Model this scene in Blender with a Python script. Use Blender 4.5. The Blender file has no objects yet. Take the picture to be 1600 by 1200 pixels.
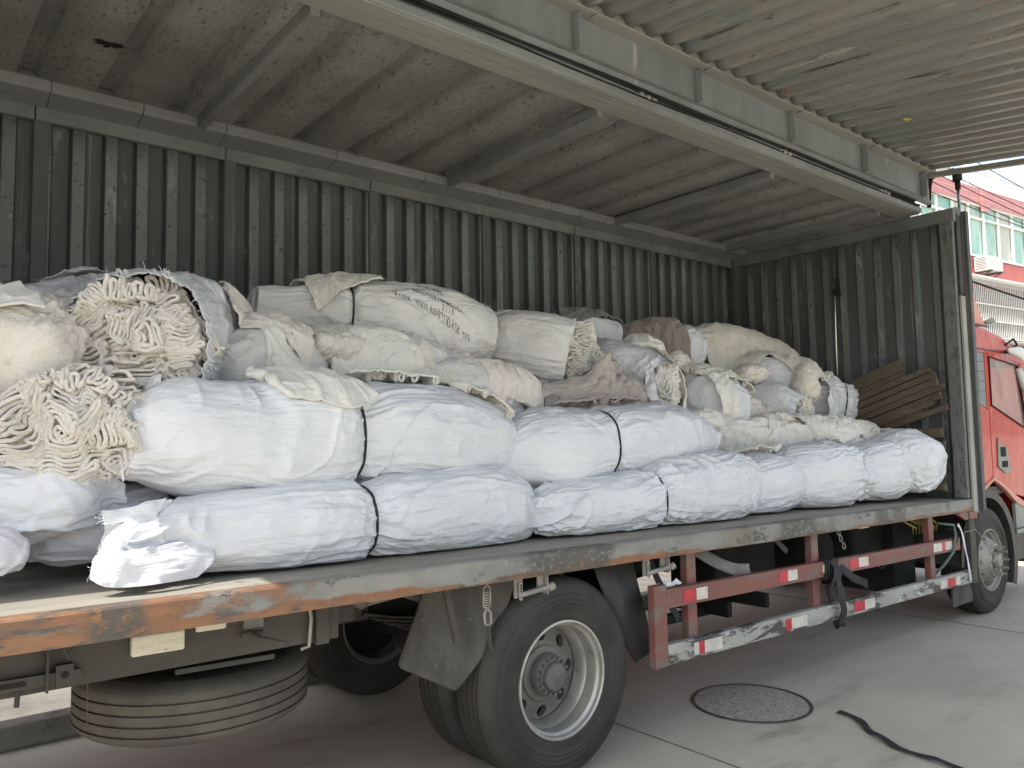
import bpy, bmesh, math, random
import numpy as np
from mathutils import Matrix, Vector

random.seed(7)
RAD = math.radians
sc = bpy.context.scene
COL = sc.collection

# ------------------------------------------------------------------ camera
cam_d = bpy.data.cameras.new('camera')
cam = bpy.data.objects.new('camera', cam_d)
COL.objects.link(cam)
sc.camera = cam
cam_d.sensor_width = 36.0
cam_d.lens = 36.0 * 1218.9 / 1600.0
cam_d.clip_start = 0.05
cam_d.clip_end = 2000.0
yaw, pit, rol = RAD(39.2709), RAD(4.2722), RAD(-1.0271)
fwd = Vector((math.sin(yaw) * math.cos(pit), math.cos(yaw) * math.cos(pit), math.sin(pit)))
rt = Vector((math.cos(yaw), -math.sin(yaw), 0))
up = rt.cross(fwd)
rt2 = rt * math.cos(rol) + up * math.sin(rol)
up2 = -rt * math.sin(rol) + up * math.cos(rol)
M = Matrix((rt2, up2, -fwd)).transposed().to_4x4()
M.translation = Vector((0, -2.9857, 1.7388))
cam.matrix_world = M

# ------------------------------------------------------------------ world, sun, exposure
SUN_EL = 54.0
SUN_AZ = -91.0          # compass-like: degrees from +Y towards +X, where the sun stands (behind the truck)
w = bpy.data.worlds.new('World'); sc.world = w; w.use_nodes = True
nt = w.node_tree; nt.nodes.clear()
sky = nt.nodes.new('ShaderNodeTexSky'); sky.sky_type = 'NISHITA'; sky.sun_disc = False
sky.sun_elevation = RAD(SUN_EL); sky.sun_rotation = RAD(SUN_AZ)
sky.air_density = 1.3; sky.dust_density = 3.0; sky.ozone_density = 1.0
bg = nt.nodes.new('ShaderNodeBackground'); bg.inputs[1].default_value = 0.15
wo = nt.nodes.new('ShaderNodeOutputWorld')
hs = nt.nodes.new('ShaderNodeHueSaturation'); hs.inputs['Saturation'].default_value = .6
nt.links.new(sky.outputs[0], hs.inputs['Color']); nt.links.new(hs.outputs[0], bg.inputs[0]); nt.links.new(bg.outputs[0], wo.inputs[0])
sl = bpy.data.lights.new('sun', 'SUN'); sl.energy = 3.5; sl.angle = RAD(0.5); sl.color = (1.0, 0.95, 0.87)
sun = bpy.data.objects.new('sun', sl); COL.objects.link(sun)
sd = Vector((math.sin(RAD(SUN_AZ)) * math.cos(RAD(SUN_EL)), math.cos(RAD(SUN_AZ)) * math.cos(RAD(SUN_EL)), math.sin(RAD(SUN_EL))))
sun.rotation_euler = sd.to_track_quat('Z', 'Y').to_euler()
sc.view_settings.view_transform = 'Standard'
sc.view_settings.look = 'None'
sc.view_settings.exposure = 1.1
sc.view_settings.gamma = 1.0
sc.view_settings.use_curve_mapping = False
sc.cycles.max_bounces = 10
sc.cycles.diffuse_bounces = 6

# ------------------------------------------------------------------ noise (vectorised)
def _hash(ix, iy, iz, seed):
    with np.errstate(over='ignore'):
        h = (ix.astype(np.int64) * 374761393 + iy.astype(np.int64) * 668265263 + iz.astype(np.int64) * 2147483647 + seed * 974711) & 0xFFFFFFFF
        h = ((h ^ (h >> 13)) * 1274126177) & 0xFFFFFFFF
        h = ((h ^ (h >> 15)) * 2246822519) & 0xFFFFFFFF
    return ((h ^ (h >> 16)) & 0xFFFFFF) / float(0xFFFFFF) * 2 - 1

def noise(x, y, z, seed=0):
    x, y, z = np.broadcast_arrays(np.asarray(x, float), np.asarray(y, float), np.asarray(z, float))
    xi, yi, zi = np.floor(x), np.floor(y), np.floor(z)
    fx, fy, fz = x - xi, y - yi, z - zi
    ux, uy, uz = [f * f * f * (f * (f * 6 - 15) + 10) for f in (fx, fy, fz)]
    def g(a, b, c): return _hash(xi + a, yi + b, zi + c, seed)
    x00 = g(0,0,0) * (1-ux) + g(1,0,0) * ux; x10 = g(0,1,0) * (1-ux) + g(1,1,0) * ux
    x01 = g(0,0,1) * (1-ux) + g(1,0,1) * ux; x11 = g(0,1,1) * (1-ux) + g(1,1,1) * ux
    return (x00 * (1-uy) + x10 * uy) * (1-uz) + (x01 * (1-uy) + x11 * uy) * uz

def fbm(x, y, z, seed=0, o=3):
    r = 0; a = 1.0; f = 1.0
    for i in range(o):
        r = r + a * noise(x*f, y*f, z*f, seed + i*17); a *= .5; f *= 2.03
    return r

def ridge(n, k=1.0):
    return np.clip(1 - np.abs(n), 0, 1) ** k

# ------------------------------------------------------------------ materials
def new_mat(name):
    m = bpy.data.materials.new(name); m.use_nodes = True
    t = m.node_tree; b = t.nodes['Principled BSDF']
    return m, t, b

def coords(t, scale=(1,1,1), kind='Object', rot=(0,0,0)):
    tc = t.nodes.new('ShaderNodeTexCoord'); mp = t.nodes.new('ShaderNodeMapping')
    mp.inputs['Scale'].default_value = scale; mp.inputs['Rotation'].default_value = rot
    t.links.new(tc.outputs[kind], mp.inputs[0]); return mp.outputs[0]

def nz(t, scale, stretch=(1,1,1), detail=6, rough=.6, dist=0.0, rot=(0,0,0)):
    n = t.nodes.new('ShaderNodeTexNoise'); n.inputs['Scale'].default_value = scale
    n.inputs['Detail'].default_value = detail; n.inputs['Roughness'].default_value = rough
    n.inputs['Distortion'].default_value = dist
    t.links.new(coords(t, stretch, rot=rot), n.inputs['Vector']); return n.outputs['Fac']

def thr(t, v, lo, hi):
    r = t.nodes.new('ShaderNodeMapRange'); r.inputs['From Min'].default_value = lo; r.inputs['From Max'].default_value = hi
    r.interpolation_type = 'SMOOTHSTEP'
    t.links.new(v, r.inputs['Value']); return r.outputs['Result']

def mul(t, a, b, op='MULTIPLY'):
    m = t.nodes.new('ShaderNodeMath'); m.operation = op
    for i, v in enumerate((a, b)):
        if isinstance(v, (int, float)): m.inputs[i].default_value = v
        else: t.links.new(v, m.inputs[i])
    return m.outputs[0]

def mix(t, f, a, b):
    m = t.nodes.new('ShaderNodeMix'); m.data_type = 'RGBA'
    if isinstance(f, (int, float)): m.inputs['Factor'].default_value = f
    else: t.links.new(f, m.inputs['Factor'])
    for k, v in ((6, a), (7, b)):
        if isinstance(v, tuple): m.inputs[k].default_value = (*v, 1)
        else: t.links.new(v, m.inputs[k])
    return m.outputs[2]

def bump(t, b, h, s, dist=.01, prev=None):
    n = t.nodes.new('ShaderNodeBump'); n.inputs['Strength'].default_value = s; n.inputs['Distance'].default_value = dist
    t.links.new(h, n.inputs['Height'])
    if prev is not None: t.links.new(prev, n.inputs['Normal'])
    t.links.new(n.outputs[0], b.inputs['Normal']); return n.outputs[0]

def weather(name, c1, c2, scale=3, rough=.6, stretch=(1,1,1), spots=(), bumps=(.15, 60), metal=0.0, spec=.4):
    """spots: (colour, scale, lo, hi, stretch)"""
    m, t, b = new_mat(name)
    c = mix(t, thr(t, nz(t, scale, stretch), .3, .7), c1, c2)
    for (col, s, lo, hi, st) in spots:
        c = mix(t, thr(t, nz(t, s, st, 8, .7, .3), lo, hi), c, col)
    t.links.new(c, b.inputs['Base Color'])
    r = t.nodes.new('ShaderNodeMapRange'); r.inputs['To Min'].default_value = max(rough-.12, .05); r.inputs['To Max'].default_value = min(rough+.15, 1)
    t.links.new(nz(t, scale*2.3, stretch), r.inputs['Value']); t.links.new(r.outputs[0], b.inputs['Roughness'])
    b.inputs['Metallic'].default_value = metal; b.inputs['Specular IOR Level'].default_value = spec
    if bumps: bump(t, b, nz(t, bumps[1], stretch, 4), bumps[0], .004)
    return m

MT = {}
# corrugated side and front wall: dull grey-green paint, scratched
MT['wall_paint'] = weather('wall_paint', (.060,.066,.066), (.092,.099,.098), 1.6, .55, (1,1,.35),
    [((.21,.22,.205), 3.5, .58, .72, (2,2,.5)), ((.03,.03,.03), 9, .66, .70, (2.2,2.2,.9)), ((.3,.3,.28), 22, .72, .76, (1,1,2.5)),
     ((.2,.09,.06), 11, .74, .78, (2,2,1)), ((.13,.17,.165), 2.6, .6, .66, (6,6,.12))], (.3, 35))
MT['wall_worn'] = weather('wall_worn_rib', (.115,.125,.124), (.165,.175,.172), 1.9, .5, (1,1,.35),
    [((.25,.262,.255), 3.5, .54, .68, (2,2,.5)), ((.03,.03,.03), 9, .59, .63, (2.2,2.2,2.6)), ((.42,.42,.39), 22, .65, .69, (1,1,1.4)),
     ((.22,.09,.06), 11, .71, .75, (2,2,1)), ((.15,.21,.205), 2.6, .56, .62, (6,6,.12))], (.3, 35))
MT['rail_grey'] = weather('cant_rail_grey', (.135,.14,.135), (.185,.19,.183), 2.2, .6, (.5,1,1),
    [((.09,.09,.083), 8, .6, .7, (.6,1,1)), ((.26,.25,.22), 14, .66, .72, (1,1,1)), ((.25,.14,.08), 5, .76, .79, (2,1,1))], (.3, 45))
MT['wall_trim'] = weather('wall_trim', (.10,.108,.105), (.16,.168,.16), 2.5, .55, (1,1,1),
    [((.04,.04,.038), 10, .66, .7, (1,1,1)), ((.26,.26,.24), 18, .7, .74, (1,1,1))], (.25, 40))
MT['ceiling_paint'] = weather('ceiling_paint', (.145,.145,.134), (.225,.222,.202), 2.3, .7, (1,.6,1),
    [((.10,.098,.085), 4.2, .55, .75, (1,.5,1)), ((.085,.082,.07), 30, .54, .64, (1.4,.6,1)), ((.25,.243,.215), 34, .60, .70, (1.3,.6,1)), ((.2,.2,.19), 5, .62, .72, (1,.4,1)),
     ((.24,.11,.05), 2.1, .76, .79, (1,1,1))], (.5, 55))
MT['beam_light'] = weather('beam_light', (.26,.265,.245), (.36,.355,.32), 2, .6, (.4,1,1),
    [((.14,.13,.11), 6, .6, .7, (.5,2,2)), ((.30,.2,.13), 4, .74, .78, (.4,2,2)), ((.1,.1,.095), 25, .68, .72, (1,1,1))], (.3, 45))
MT['beam_tan'] = weather('beam_tan', (.25,.245,.215), (.185,.183,.165), 2, .55, (.3,2,2),
    [((.19,.17,.13), 5, .6, .72, (.3,3,3)), ((.42,.4,.33), 9, .62, .72, (.3,3,3)), ((.42,.19,.08), 2.5, .77, .79, (1,1,1))], (.2, 45))
MT['web_grey'] = weather('web_grey', (.23,.245,.245), (.165,.178,.178), 2.5, .5, (1,1,.4),
    [((.36,.34,.31), 3, .6, .72, (2,2,.5)), ((.15,.14,.13), 30, .66, .72, (1,1,.6))], (.25, 50))
MT['panel_paint'] = weather('panel_paint', (.15,.158,.142), (.22,.216,.188), 1.5, .30, (1,.4,1),
    [((.34,.33,.28), 7, .60, .66, (3,.12,1)), ((.075,.07,.06), 8, .60, .63, (3.4,.18,1)), ((.25,.22,.18), 1.6, .56, .7, (2,.5,1)), ((.09,.082,.07), 14, .63, .66, (3,.4,1)), ((.22,.13,.095), 7, .62, .67, (3.4,.4,1)),
     ((.13,.16,.155), 2.2, .58, .68, (2.4,.5,1)), ((.4,.39,.33), 24, .72, .75, (1,2,1))], (.35, 40), spec=.6)
MT['black'] = weather('black_rubber', (.012,.012,.012), (.022,.022,.02), 6, .75, (1,1,1), [], (.2, 80), spec=.2)
MT['dark_steel'] = weather('dark_steel', (.035,.033,.03), (.075,.068,.058), 3, .7, (1,1,1), [((.12,.1,.075), 5, .6, .7, (1,1,1))], (.4, 50))
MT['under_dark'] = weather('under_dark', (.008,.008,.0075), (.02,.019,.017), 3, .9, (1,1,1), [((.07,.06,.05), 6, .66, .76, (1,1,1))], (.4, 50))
MT['sill_brown'] = weather('sill_brown', (.048,.043,.036), (.072,.064,.054), 2, .65, (.5,1,2), [((.09,.07,.055), 5, .6, .72, (.5,1,1)), ((.22,.2,.17), 20, .7, .75, (1,1,1))], (.3, 60))
MT['steel_light'] = weather('steel_light', (.34,.32,.28), (.24,.225,.2), 8, .5, (1,1,1), [((.14,.1,.07), 22, .6, .7, (1,1,1))], (.4, 90), metal=.3)
MT['chrome'] = weather('chrome_rod', (.6,.6,.58), (.5,.5,.48), 8, .22, (1,1,1), [], None, metal=.9)
MT['red_guard'] = weather('red_guard', (.25,.092,.075), (.185,.08,.066), 2.5, .55, (.5,2,2),
    [((.17,.135,.115), 4, .48, .62, (.6,2,2)), ((.34,.3,.26), 12, .68, .73, (.5,2,2)), ((.09,.07,.06), 16, .7, .75, (1,1,1))], (.25, 60))
MT['grey_guard'] = weather('grey_guard', (.42,.42,.38), (.28,.28,.26), 3, .6, (.6,2,2),
    [((.07,.065,.06), 4, .50, .56, (.5,1.5,1.5)), ((.6,.6,.56), 9, .6, .66, (.6,2,2)), ((.3,.08,.07), 7, .74, .77, (1,1,1))], (.3, 60))
MT['tape_red'] = weather('tape_red', (.55,.03,.05), (.42,.03,.045), 12, .35, (1,1,1), [((.5,.45,.4), 26, .66, .7, (1,1,1))], (.2, 120))
MT['tape_white'] = weather('tape_white', (.66,.63,.56), (.5,.47,.41), 12, .4, (1,1,1), [((.3,.25,.2), 24, .62, .7, (1,1,1))], (.2, 120))
MT['lamp_white'] = weather('lamp_lens', (.62,.58,.46), (.5,.46,.36), 9, .3, (1,1,4), [((.3,.26,.2), 14, .62, .7, (1,1,1))], (.3, 70))
MT['rubber_strap'] = weather('webbing_black', (.018,.018,.02), (.035,.035,.038), 9, .75, (1,1,1), [], (.6, 160))
MT['strap_grey'] = weather('webbing_grey', (.16,.155,.145), (.22,.215,.2), 9, .75, (1,1,1), [], (.5, 130))
MT['yellow_cable'] = weather('yellow_cable', (.30,.23,.05), (.22,.17,.05), 9, .5)
MT['green_hose'] = weather('green_hose', (.10,.16,.13), (.07,.12,.10), 9, .4)
MT['aluminium_rim'] = weather('rim_silver', (.50,.49,.45), (.36,.35,.32), 5, .38, (1,1,1), [((.2,.17,.13), 9, .6, .72, (1,1,1)), ((.62,.6,.52), 12, .66, .7, (1,1,1))], (.25, 60), metal=.55)
MT['rim_dish'] = weather('rim_dish', (.14,.135,.125), (.22,.21,.195), 5, .6, (1,1,1), [((.08,.06,.05), 9, .6, .72, (1,1,1))], (.3, 60), metal=.2)
MT['rim_grey'] = weather('rim_grey', (.36,.345,.31), (.25,.24,.215), 5, .5, (1,1,1), [((.15,.13,.1), 9, .6, .72, (1,1,1))], (.3, 60), metal=.3)
MT['hub_red'] = weather('hub_grey', (.10,.095,.09), (.15,.14,.13), 14, .7, (1,1,1), [((.24,.21,.18), 20, .6, .7, (1,1,1))], (.3, 60))
MT['concrete_dark'] = weather('kerb_stone', (.13,.125,.11), (.20,.19,.17), 5, .9, (1,1,1), [((.06,.055,.05), 3, .55, .7, (1,1,1))], (.6, 60))
MT['cab_red'] = None
MT['cab_black'] = weather('cab_plastic', (.03,.03,.03), (.055,.054,.05), 4, .5)
MT['cab_grey'] = weather('cab_grey_plastic', (.22,.24,.22), (.28,.3,.27), 6, .5)
MT['white_plastic'] = weather('white_plastic', (.72,.72,.68), (.6,.6,.57), 5, .35)

def car_paint():
    m, t, b = new_mat('cab_red_paint')
    c = mix(t, thr(t, nz(t, 2.2), .35, .7), (.44,.022,.010), (.50,.04,.024))
    c = mix(t, thr(t, nz(t, 5, (1,1,1), 8, .7), .64, .74), c, (.55,.12,.09))
    t.links.new(c, b.inputs['Base Color']); b.inputs['Roughness'].default_value = .3; b.inputs['Specular IOR Level'].default_value = .3
    b.inputs['Coat Weight'].default_value = .22; b.inputs['Coat Roughness'].default_value = .06
    bump(t, b, nz(t, 3.0, (1,1,1), 2), .35, .06)
    return m
MT['cab_red'] = car_paint()
MT['faded_red'] = weather('faded_red_fairing', (.6,.23,.17), (.66,.32,.25), 2, .5, (1,1,1), [((.5,.12,.08), 3, .62, .72, (1,1,1))], (.15, 30))

def rail_mat():
    """edge beam of the deck: grey paint, worn to rust; the rear end is rusted through along its length"""
    m, t, b = new_mat('rusty_edge_beam')
    tc = t.nodes.new('ShaderNodeTexCoord'); sx = t.nodes.new('ShaderNodeSeparateXYZ'); t.links.new(tc.outputs['Object'], sx.inputs[0])
    grey = mix(t, thr(t, nz(t, 2.5, (1,1,3)), .3, .7), (.17,.175,.165), (.26,.255,.23))
    grey = mix(t, thr(t, nz(t, 14, (1,1,1), 8, .75), .6, .68), grey, (.33,.31,.25))
    orange = mix(t, thr(t, nz(t, 6, (.6,1,2.5), 8, .7), .35, .68), (.27,.125,.058), (.17,.09,.052))
    orange = mix(t, thr(t, nz(t, 9, (.4,1,2), 8, .7), .54, .62), orange, (.085,.075,.07))
    orange = mix(t, thr(t, nz(t, 17, (.5,1,1), 8, .7), .66, .72), orange, (.42,.30,.16))
    # more rust towards the rear of the truck (world x small) and along the lower lip
    mr = t.nodes.new('ShaderNodeMapRange'); mr.inputs['From Min'].default_value = -3.5; mr.inputs['From Max'].default_value = -1.3
    mr.inputs['To Min'].default_value = .22; mr.inputs['To Max'].default_value = -.04
    t.links.new(sx.outputs['X'], mr.inputs['Value'])
    lo = t.nodes.new('ShaderNodeMapRange'); lo.inputs['From Min'].default_value = 0.05; lo.inputs['From Max'].default_value = 0.0
    lo.inputs['To Min'].default_value = 0; lo.inputs['To Max'].default_value = .26
    zz = mul(t, sx.outputs['Z'], mul(t, sx.outputs['X'], .009), 'ADD')
    zz = mul(t, zz, .036-1.093, 'ADD')
    t.links.new(zz, lo.inputs['Value'])
    f = mul(t, mul(t, nz(t, 1.7, (1,1,2), 8, .65), mr.outputs[0], 'ADD'), lo.outputs[0], 'ADD')
    c = mix(t, thr(t, f, .56, .66), grey, orange)
    c = mix(t, thr(t, nz(t, 3.2, (.5,1,1.3), 10, .8), .565, .60), c, (.065,.063,.055))
    big = mul(t, thr(t, nz(t, 1.15, (1,1,.5), 2), .55, .60), thr(t, nz(t, 26, (.8,1,1.2), 8, .75), .40, .48))
    c = mix(t, mul(t, big, .85), c, (.075,.072,.062))
    c = mix(t, mul(t, thr(t, nz(t, 2.1, (1,1,.3), 6, .7), .5, .7), .5), c, (.16,.125,.085))
    t.links.new(c, b.inputs['Base Color']); b.inputs['Roughness'].default_value = .62
    bump(t, b, nz(t, 30, (1,1,1.5), 8, .7), .7, .006)
    return m
MT['rail'] = rail_mat()
MT['deck'] = weather('deck_steel', (.23,.215,.185), (.32,.30,.26), 3, .6, (.5,2,1), [((.13,.11,.09), 7, .6, .7, (1,1,1)), ((.4,.38,.33), 40, .64, .7, (1,1,1))], (.5, 90))

def sack_mat(name, c1, c2, rough=.42, dirt=(.5,.48,.42), dlo=.66):
    m, t, b = new_mat(name)
    c = mix(t, thr(t, nz(t, 2.0), .3, .7), c1, c2)
    c = mix(t, thr(t, nz(t, 3.1, (1,1,1), 6, .6), dlo, dlo+.16), c, dirt)
    c = mix(t, mul(t, thr(t, nz(t, 60, (1,1,1), 3), .5, .8), .25), c, (.6,.6,.58))
    t.links.new(c, b.inputs['Base Color']); b.inputs['Roughness'].default_value = rough
    b.inputs['Specular IOR Level'].default_value = .35
    b.inputs['Subsurface Weight'].default_value = 0.0
    p = bump(t, b, nz(t, 9, (.35,1,1.6), 5, .6, .6), .65, .028)
    bump(t, b, nz(t, 45, (.3,1,1.6), 4, .6, .4), .45, .006, p)
    return m
MT['sack_white'] = sack_mat('woven_sack_white', (.72,.735,.76), (.63,.65,.685), .42, (.58,.56,.51), .58)
MT['sack_grey'] = sack_mat('woven_sack_greyed', (.62,.615,.60), (.69,.685,.67), .5, (.5,.48,.43), .58)
MT['sack_lilac'] = sack_mat('woven_sack_lilac', (.62,.61,.66), (.69,.685,.72), .4)
MT['plastic_thin'] = sack_mat('thin_film_sack', (.66,.67,.70), (.74,.75,.77), .3)

def towel_mat(name, c1, c2, c3):
    m, t, b = new_mat(name)
    c = mix(t, thr(t, nz(t, 3), .3, .7), c1, c2)
    c = mix(t, thr(t, nz(t, 7, (1,1,1), 6), .55, .75), c, c3)
    c = mix(t, mul(t, thr(t, nz(t, 140, (1,1,1), 2), .5, .75), .3), c, tuple(x*.6 for x in c1))
    t.links.new(c, b.inputs['Base Color']); b.inputs['Roughness'].default_value = .95
    b.inputs['Specular IOR Level'].default_value = .1
    b.inputs['Sheen Weight'].default_value = .25; b.inputs['Sheen Roughness'].default_value = .6
    p = bump(t, b, nz(t, 26, (1,1,1), 5, .7), .7, .014)
    bump(t, b, nz(t, 85, (1,1,1), 3, .7), .8, .008, p)
    return m
MT['towel_cream'] = towel_mat('terry_cream', (.79,.745,.68), (.74,.70,.64), (.77,.70,.64))
MT['towel_white'] = towel_mat('terry_white', (.78,.76,.70), (.80,.785,.735), (.73,.72,.65))
MT['towel_pink'] = towel_mat('terry_pink', (.77,.71,.65), (.78,.73,.67), (.74,.66,.61))
MT['towel_brown'] = towel_mat('terry_brown', (.25,.215,.19), (.34,.30,.265), (.29,.25,.215))
MT['towel_taupe'] = towel_mat('terry_taupe', (.42,.37,.34), (.5,.44,.4), (.44,.38,.35))
MT['towel_grey'] = towel_mat('terry_dark_grey', (.17,.165,.15), (.22,.21,.195), (.15,.145,.13))
MT['towel_yellow'] = towel_mat('terry_yellowish', (.75,.72,.645), (.71,.68,.61), (.77,.74,.68))

def wood_mat():
    m, t, b = new_mat('old_plank_wood')
    c = mix(t, thr(t, nz(t, 3, (6,1.2,12), 8, .7, .5), .3, .7), (.13,.10,.07), (.075,.058,.042))
    c = mix(t, thr(t, nz(t, 6, (4,1,9), 8, .75), .55, .7), c, (.22,.18,.13))
    c = mix(t, thr(t, nz(t, 2, (1,1,1), 6), .6, .75), c, (.05,.035,.025))
    t.links.new(c, b.inputs['Base Color']); b.inputs['Roughness'].default_value = .8
    bump(t, b, nz(t, 12, (5,1,9), 8, .7), .7, .008)
    return m
MT['wood'] = wood_mat()

def ground_mat():
    m, t, b = new_mat('concrete_ground')
    c = mix(t, thr(t, nz(t, .8, (1,1,1), 8, .6), .3, .7), (.40,.375,.31), (.49,.46,.385))
    c = mix(t, thr(t, nz(t, 1.3, (.5,1.6,1), 8, .65), .52, .7), c, (.31,.293,.245))
    c = mix(t, thr(t, nz(t, 34, (1,1,1), 6, .7), .6, .72), c, (.56,.535,.465))
    c = mix(t, thr(t, nz(t, 3.4, (1,1,1), 8, .7), .74, .80), c, (.09,.085,.075))
    c = mix(t, thr(t, nz(t, 5.7, (2,.7,1), 5, .6), .755, .79), c, (.5,.49,.45))
    c = mix(t, mul(t, thr(t, nz(t, 190, (1,1,1), 3, .7), .5, .75), .35), c, (.33,.32,.29))
    t.links.new(c, b.inputs['Base Color']); b.inputs['Roughness'].default_value = .85
    p = bump(t, b, nz(t, 6, (1,1,1), 6), .25, .02)
    bump(t, b, nz(t, 120, (1,1,1), 5, .7), .5, .004, p)
    return m
MT['ground'] = ground_mat()
MT['joint'] = weather('joint_gap', (.12,.11,.095), (.19,.175,.15), 8, .9)
MT['manhole'] = weather('manhole_fill', (.28,.26,.23), (.42,.40,.355), 60, .9, (1,1,1), [((.09,.08,.07), 45, .55, .62, (1,1,1)), ((.38,.36,.34), 70, .62, .68, (1,1,1))], (1.0, 90))
MT['iron'] = weather('iron_ring', (.05,.045,.04), (.08,.07,.06), 20, .6)
MT['chalk'] = weather('chalk_dust', (.5,.49,.46), (.4,.39,.36), 20, .95)

def tile_mat():
    m, t, b = new_mat('red_facade_tiles')
    br = t.nodes.new('ShaderNodeTexBrick'); t.links.new(coords(t, (1,1,1), 'Object', (RAD(90),0,0)), br.inputs['Vector'])
    br.inputs['Scale'].default_value = 5.5; br.inputs['Mortar Size'].default_value = .03
    br.inputs['Color1'].default_value = (.56,.2,.19,1); br.inputs['Color2'].default_value = (.48,.16,.15,1); br.inputs['Mortar'].default_value = (.7,.55,.52,1)
    br.offset = 0; br.inputs['Brick Width'].default_value = .5; br.inputs['Row Height'].default_value = 1.1
    t.links.new(br.outputs[0], b.inputs['Base Color']); b.inputs['Roughness'].default_value = .35
    return m
MT['tiles'] = tile_mat()
MT['red_wall'] = weather('red_wall', (.52,.16,.14), (.44,.13,.12), 1.5, .6, (1,1,.3), [((.5,.25,.2), 3, .62, .74, (2,2,.4))], (.1, 30))
MT['green_glass'] = None
m_, t_, b_ = new_mat('green_window_glass')
cg = mix(t_, thr(t_, nz(t_, .8, (1.5,1,.5)), .35, .65), (.25,.47,.38), (.46,.62,.54))
t_.links.new(cg, b_.inputs['Base Color']); b_.inputs['Roughness'].default_value = .12; b_.inputs['Specular IOR Level'].default_value = .8
MT['green_glass'] = m_
MT['curtain'] = weather('net_curtain', (.45,.5,.44), (.6,.62,.55), 3, .9, (5,1,.4))
MT['frame_white'] = weather('frame_white', (.8,.8,.77), (.72,.72,.69), 4, .5)
MT['bar_white'] = weather('bar_paint', (.7,.7,.67), (.78,.78,.75), 4, .5)
MT['dark_glass'] = None
m_, t_, b_ = new_mat('cab_glass')
b_.inputs['Base Color'].default_value = (.9,.95,.93,1); b_.inputs['Roughness'].default_value = .02
b_.inputs['Transmission Weight'].default_value = .92; b_.inputs['IOR'].default_value = 1.1; b_.inputs['Specular IOR Level'].default_value = .6
MT['glass'] = m_
MT['louvre'] = weather('quarter_panel_grey', (.13,.15,.165), (.17,.19,.2), 3, .25, (1,1,1), [], None)
MT['sticker_red'] = weather('letter_red', (.6,.05,.06), (.55,.06,.06), 3, .5)
MT['ink'] = weather('marker_ink', (.03,.03,.04), (.06,.06,.07), 9, .6)
MT['yellow_paint'] = weather('yellow_blot', (.55,.5,.03), (.5,.42,.05), 30, .5)
def tyre_mat():
    m, t, b = new_mat('tyre_rubber')
    c = mix(t, thr(t, nz(t, 4), .3, .7), (.032,.030,.028), (.050,.047,.043))
    c = mix(t, thr(t, nz(t, 9, (1,1,1), 8, .7), .6, .75), c, (.075,.07,.062))
    t.links.new(c, b.inputs['Base Color']); b.inputs['Roughness'].default_value = .62; b.inputs['Specular IOR Level'].default_value = .25
    bump(t, b, nz(t, 45, (1,1,1), 6, .6), .35, .004)
    return m
MT['tyre'] = tyre_mat()
MT['tyre_dusty'] = weather('tyre_tread_dusty', (.115,.103,.085), (.078,.07,.06), 5, .85, (1,1,1), [((.09,.085,.07), 9, .6, .7, (1,1,1))], (.4, 60))
MT['flap'] = weather('mudflap_rubber', (.055,.05,.044), (.10,.093,.08), 3, .75, (3,3,.7), [((.3,.28,.24), 15, .64, .7, (1,1,1)), ((.07,.065,.06), 6, .62, .7, (2,2,.5))], (.5, 40))
# ------------------------------------------------------------------ object helpers
def tag(o, label=None, cat=None, group=None, kind=None):
    if label: o['label'] = label
    if cat: o['category'] = cat
    if group: o['group'] = group
    if kind: o['kind'] = kind
    return o

def empty(name, loc, label, cat, group=None):
    o = bpy.data.objects.new(name, None); COL.objects.link(o); o.location = loc
    o.empty_display_size = .1
    return tag(o, label, cat, group)

def base_of(p):
    v = Vector((0,0,0))
    while p is not None:
        v = v + Vector(p.location); p = p.parent
    return v

def mesh_obj(name, verts, faces, mat, parent=None, smooth=False, loc=None, fmats=None, mats=None):
    """verts in world coordinates; the object's origin goes to loc (top level) or to the parent's origin"""
    org = base_of(parent) if parent is not None else Vector(loc if loc is not None else (0,0,0))
    v = np.asarray(verts, dtype=np.float64).reshape(-1, 3) - np.array(org)
    me = bpy.data.meshes.new(name)
    if isinstance(faces, np.ndarray):
        nf, k = faces.shape
        me.vertices.add(len(v)); me.vertices.foreach_set('co', v.astype(np.float32).ravel())
        me.loops.add(nf*k); me.loops.foreach_set('vertex_index', faces.astype(np.int32).ravel())
        me.polygons.add(nf); me.polygons.foreach_set('loop_start', np.arange(0, nf*k, k, dtype=np.int32))
        me.polygons.foreach_set('loop_total', np.full(nf, k, dtype=np.int32))
        me.update(calc_edges=True); me.validate()
    else:
        me.from_pydata([tuple(p) for p in v], [], faces); me.update()
    if smooth: me.polygons.foreach_set('use_smooth', np.ones(len(me.polygons), dtype=bool))
    for mm in (mats or [mat]): me.materials.append(MT[mm] if isinstance(mm, str) else mm)
    if fmats is not None: me.polygons.foreach_set('material_index', np.asarray(fmats, dtype=np.int32))
    o = bpy.data.objects.new(name, me); COL.objects.link(o)
    if parent is not None: o.parent = parent
    else: o.location = org
    return o

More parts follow.
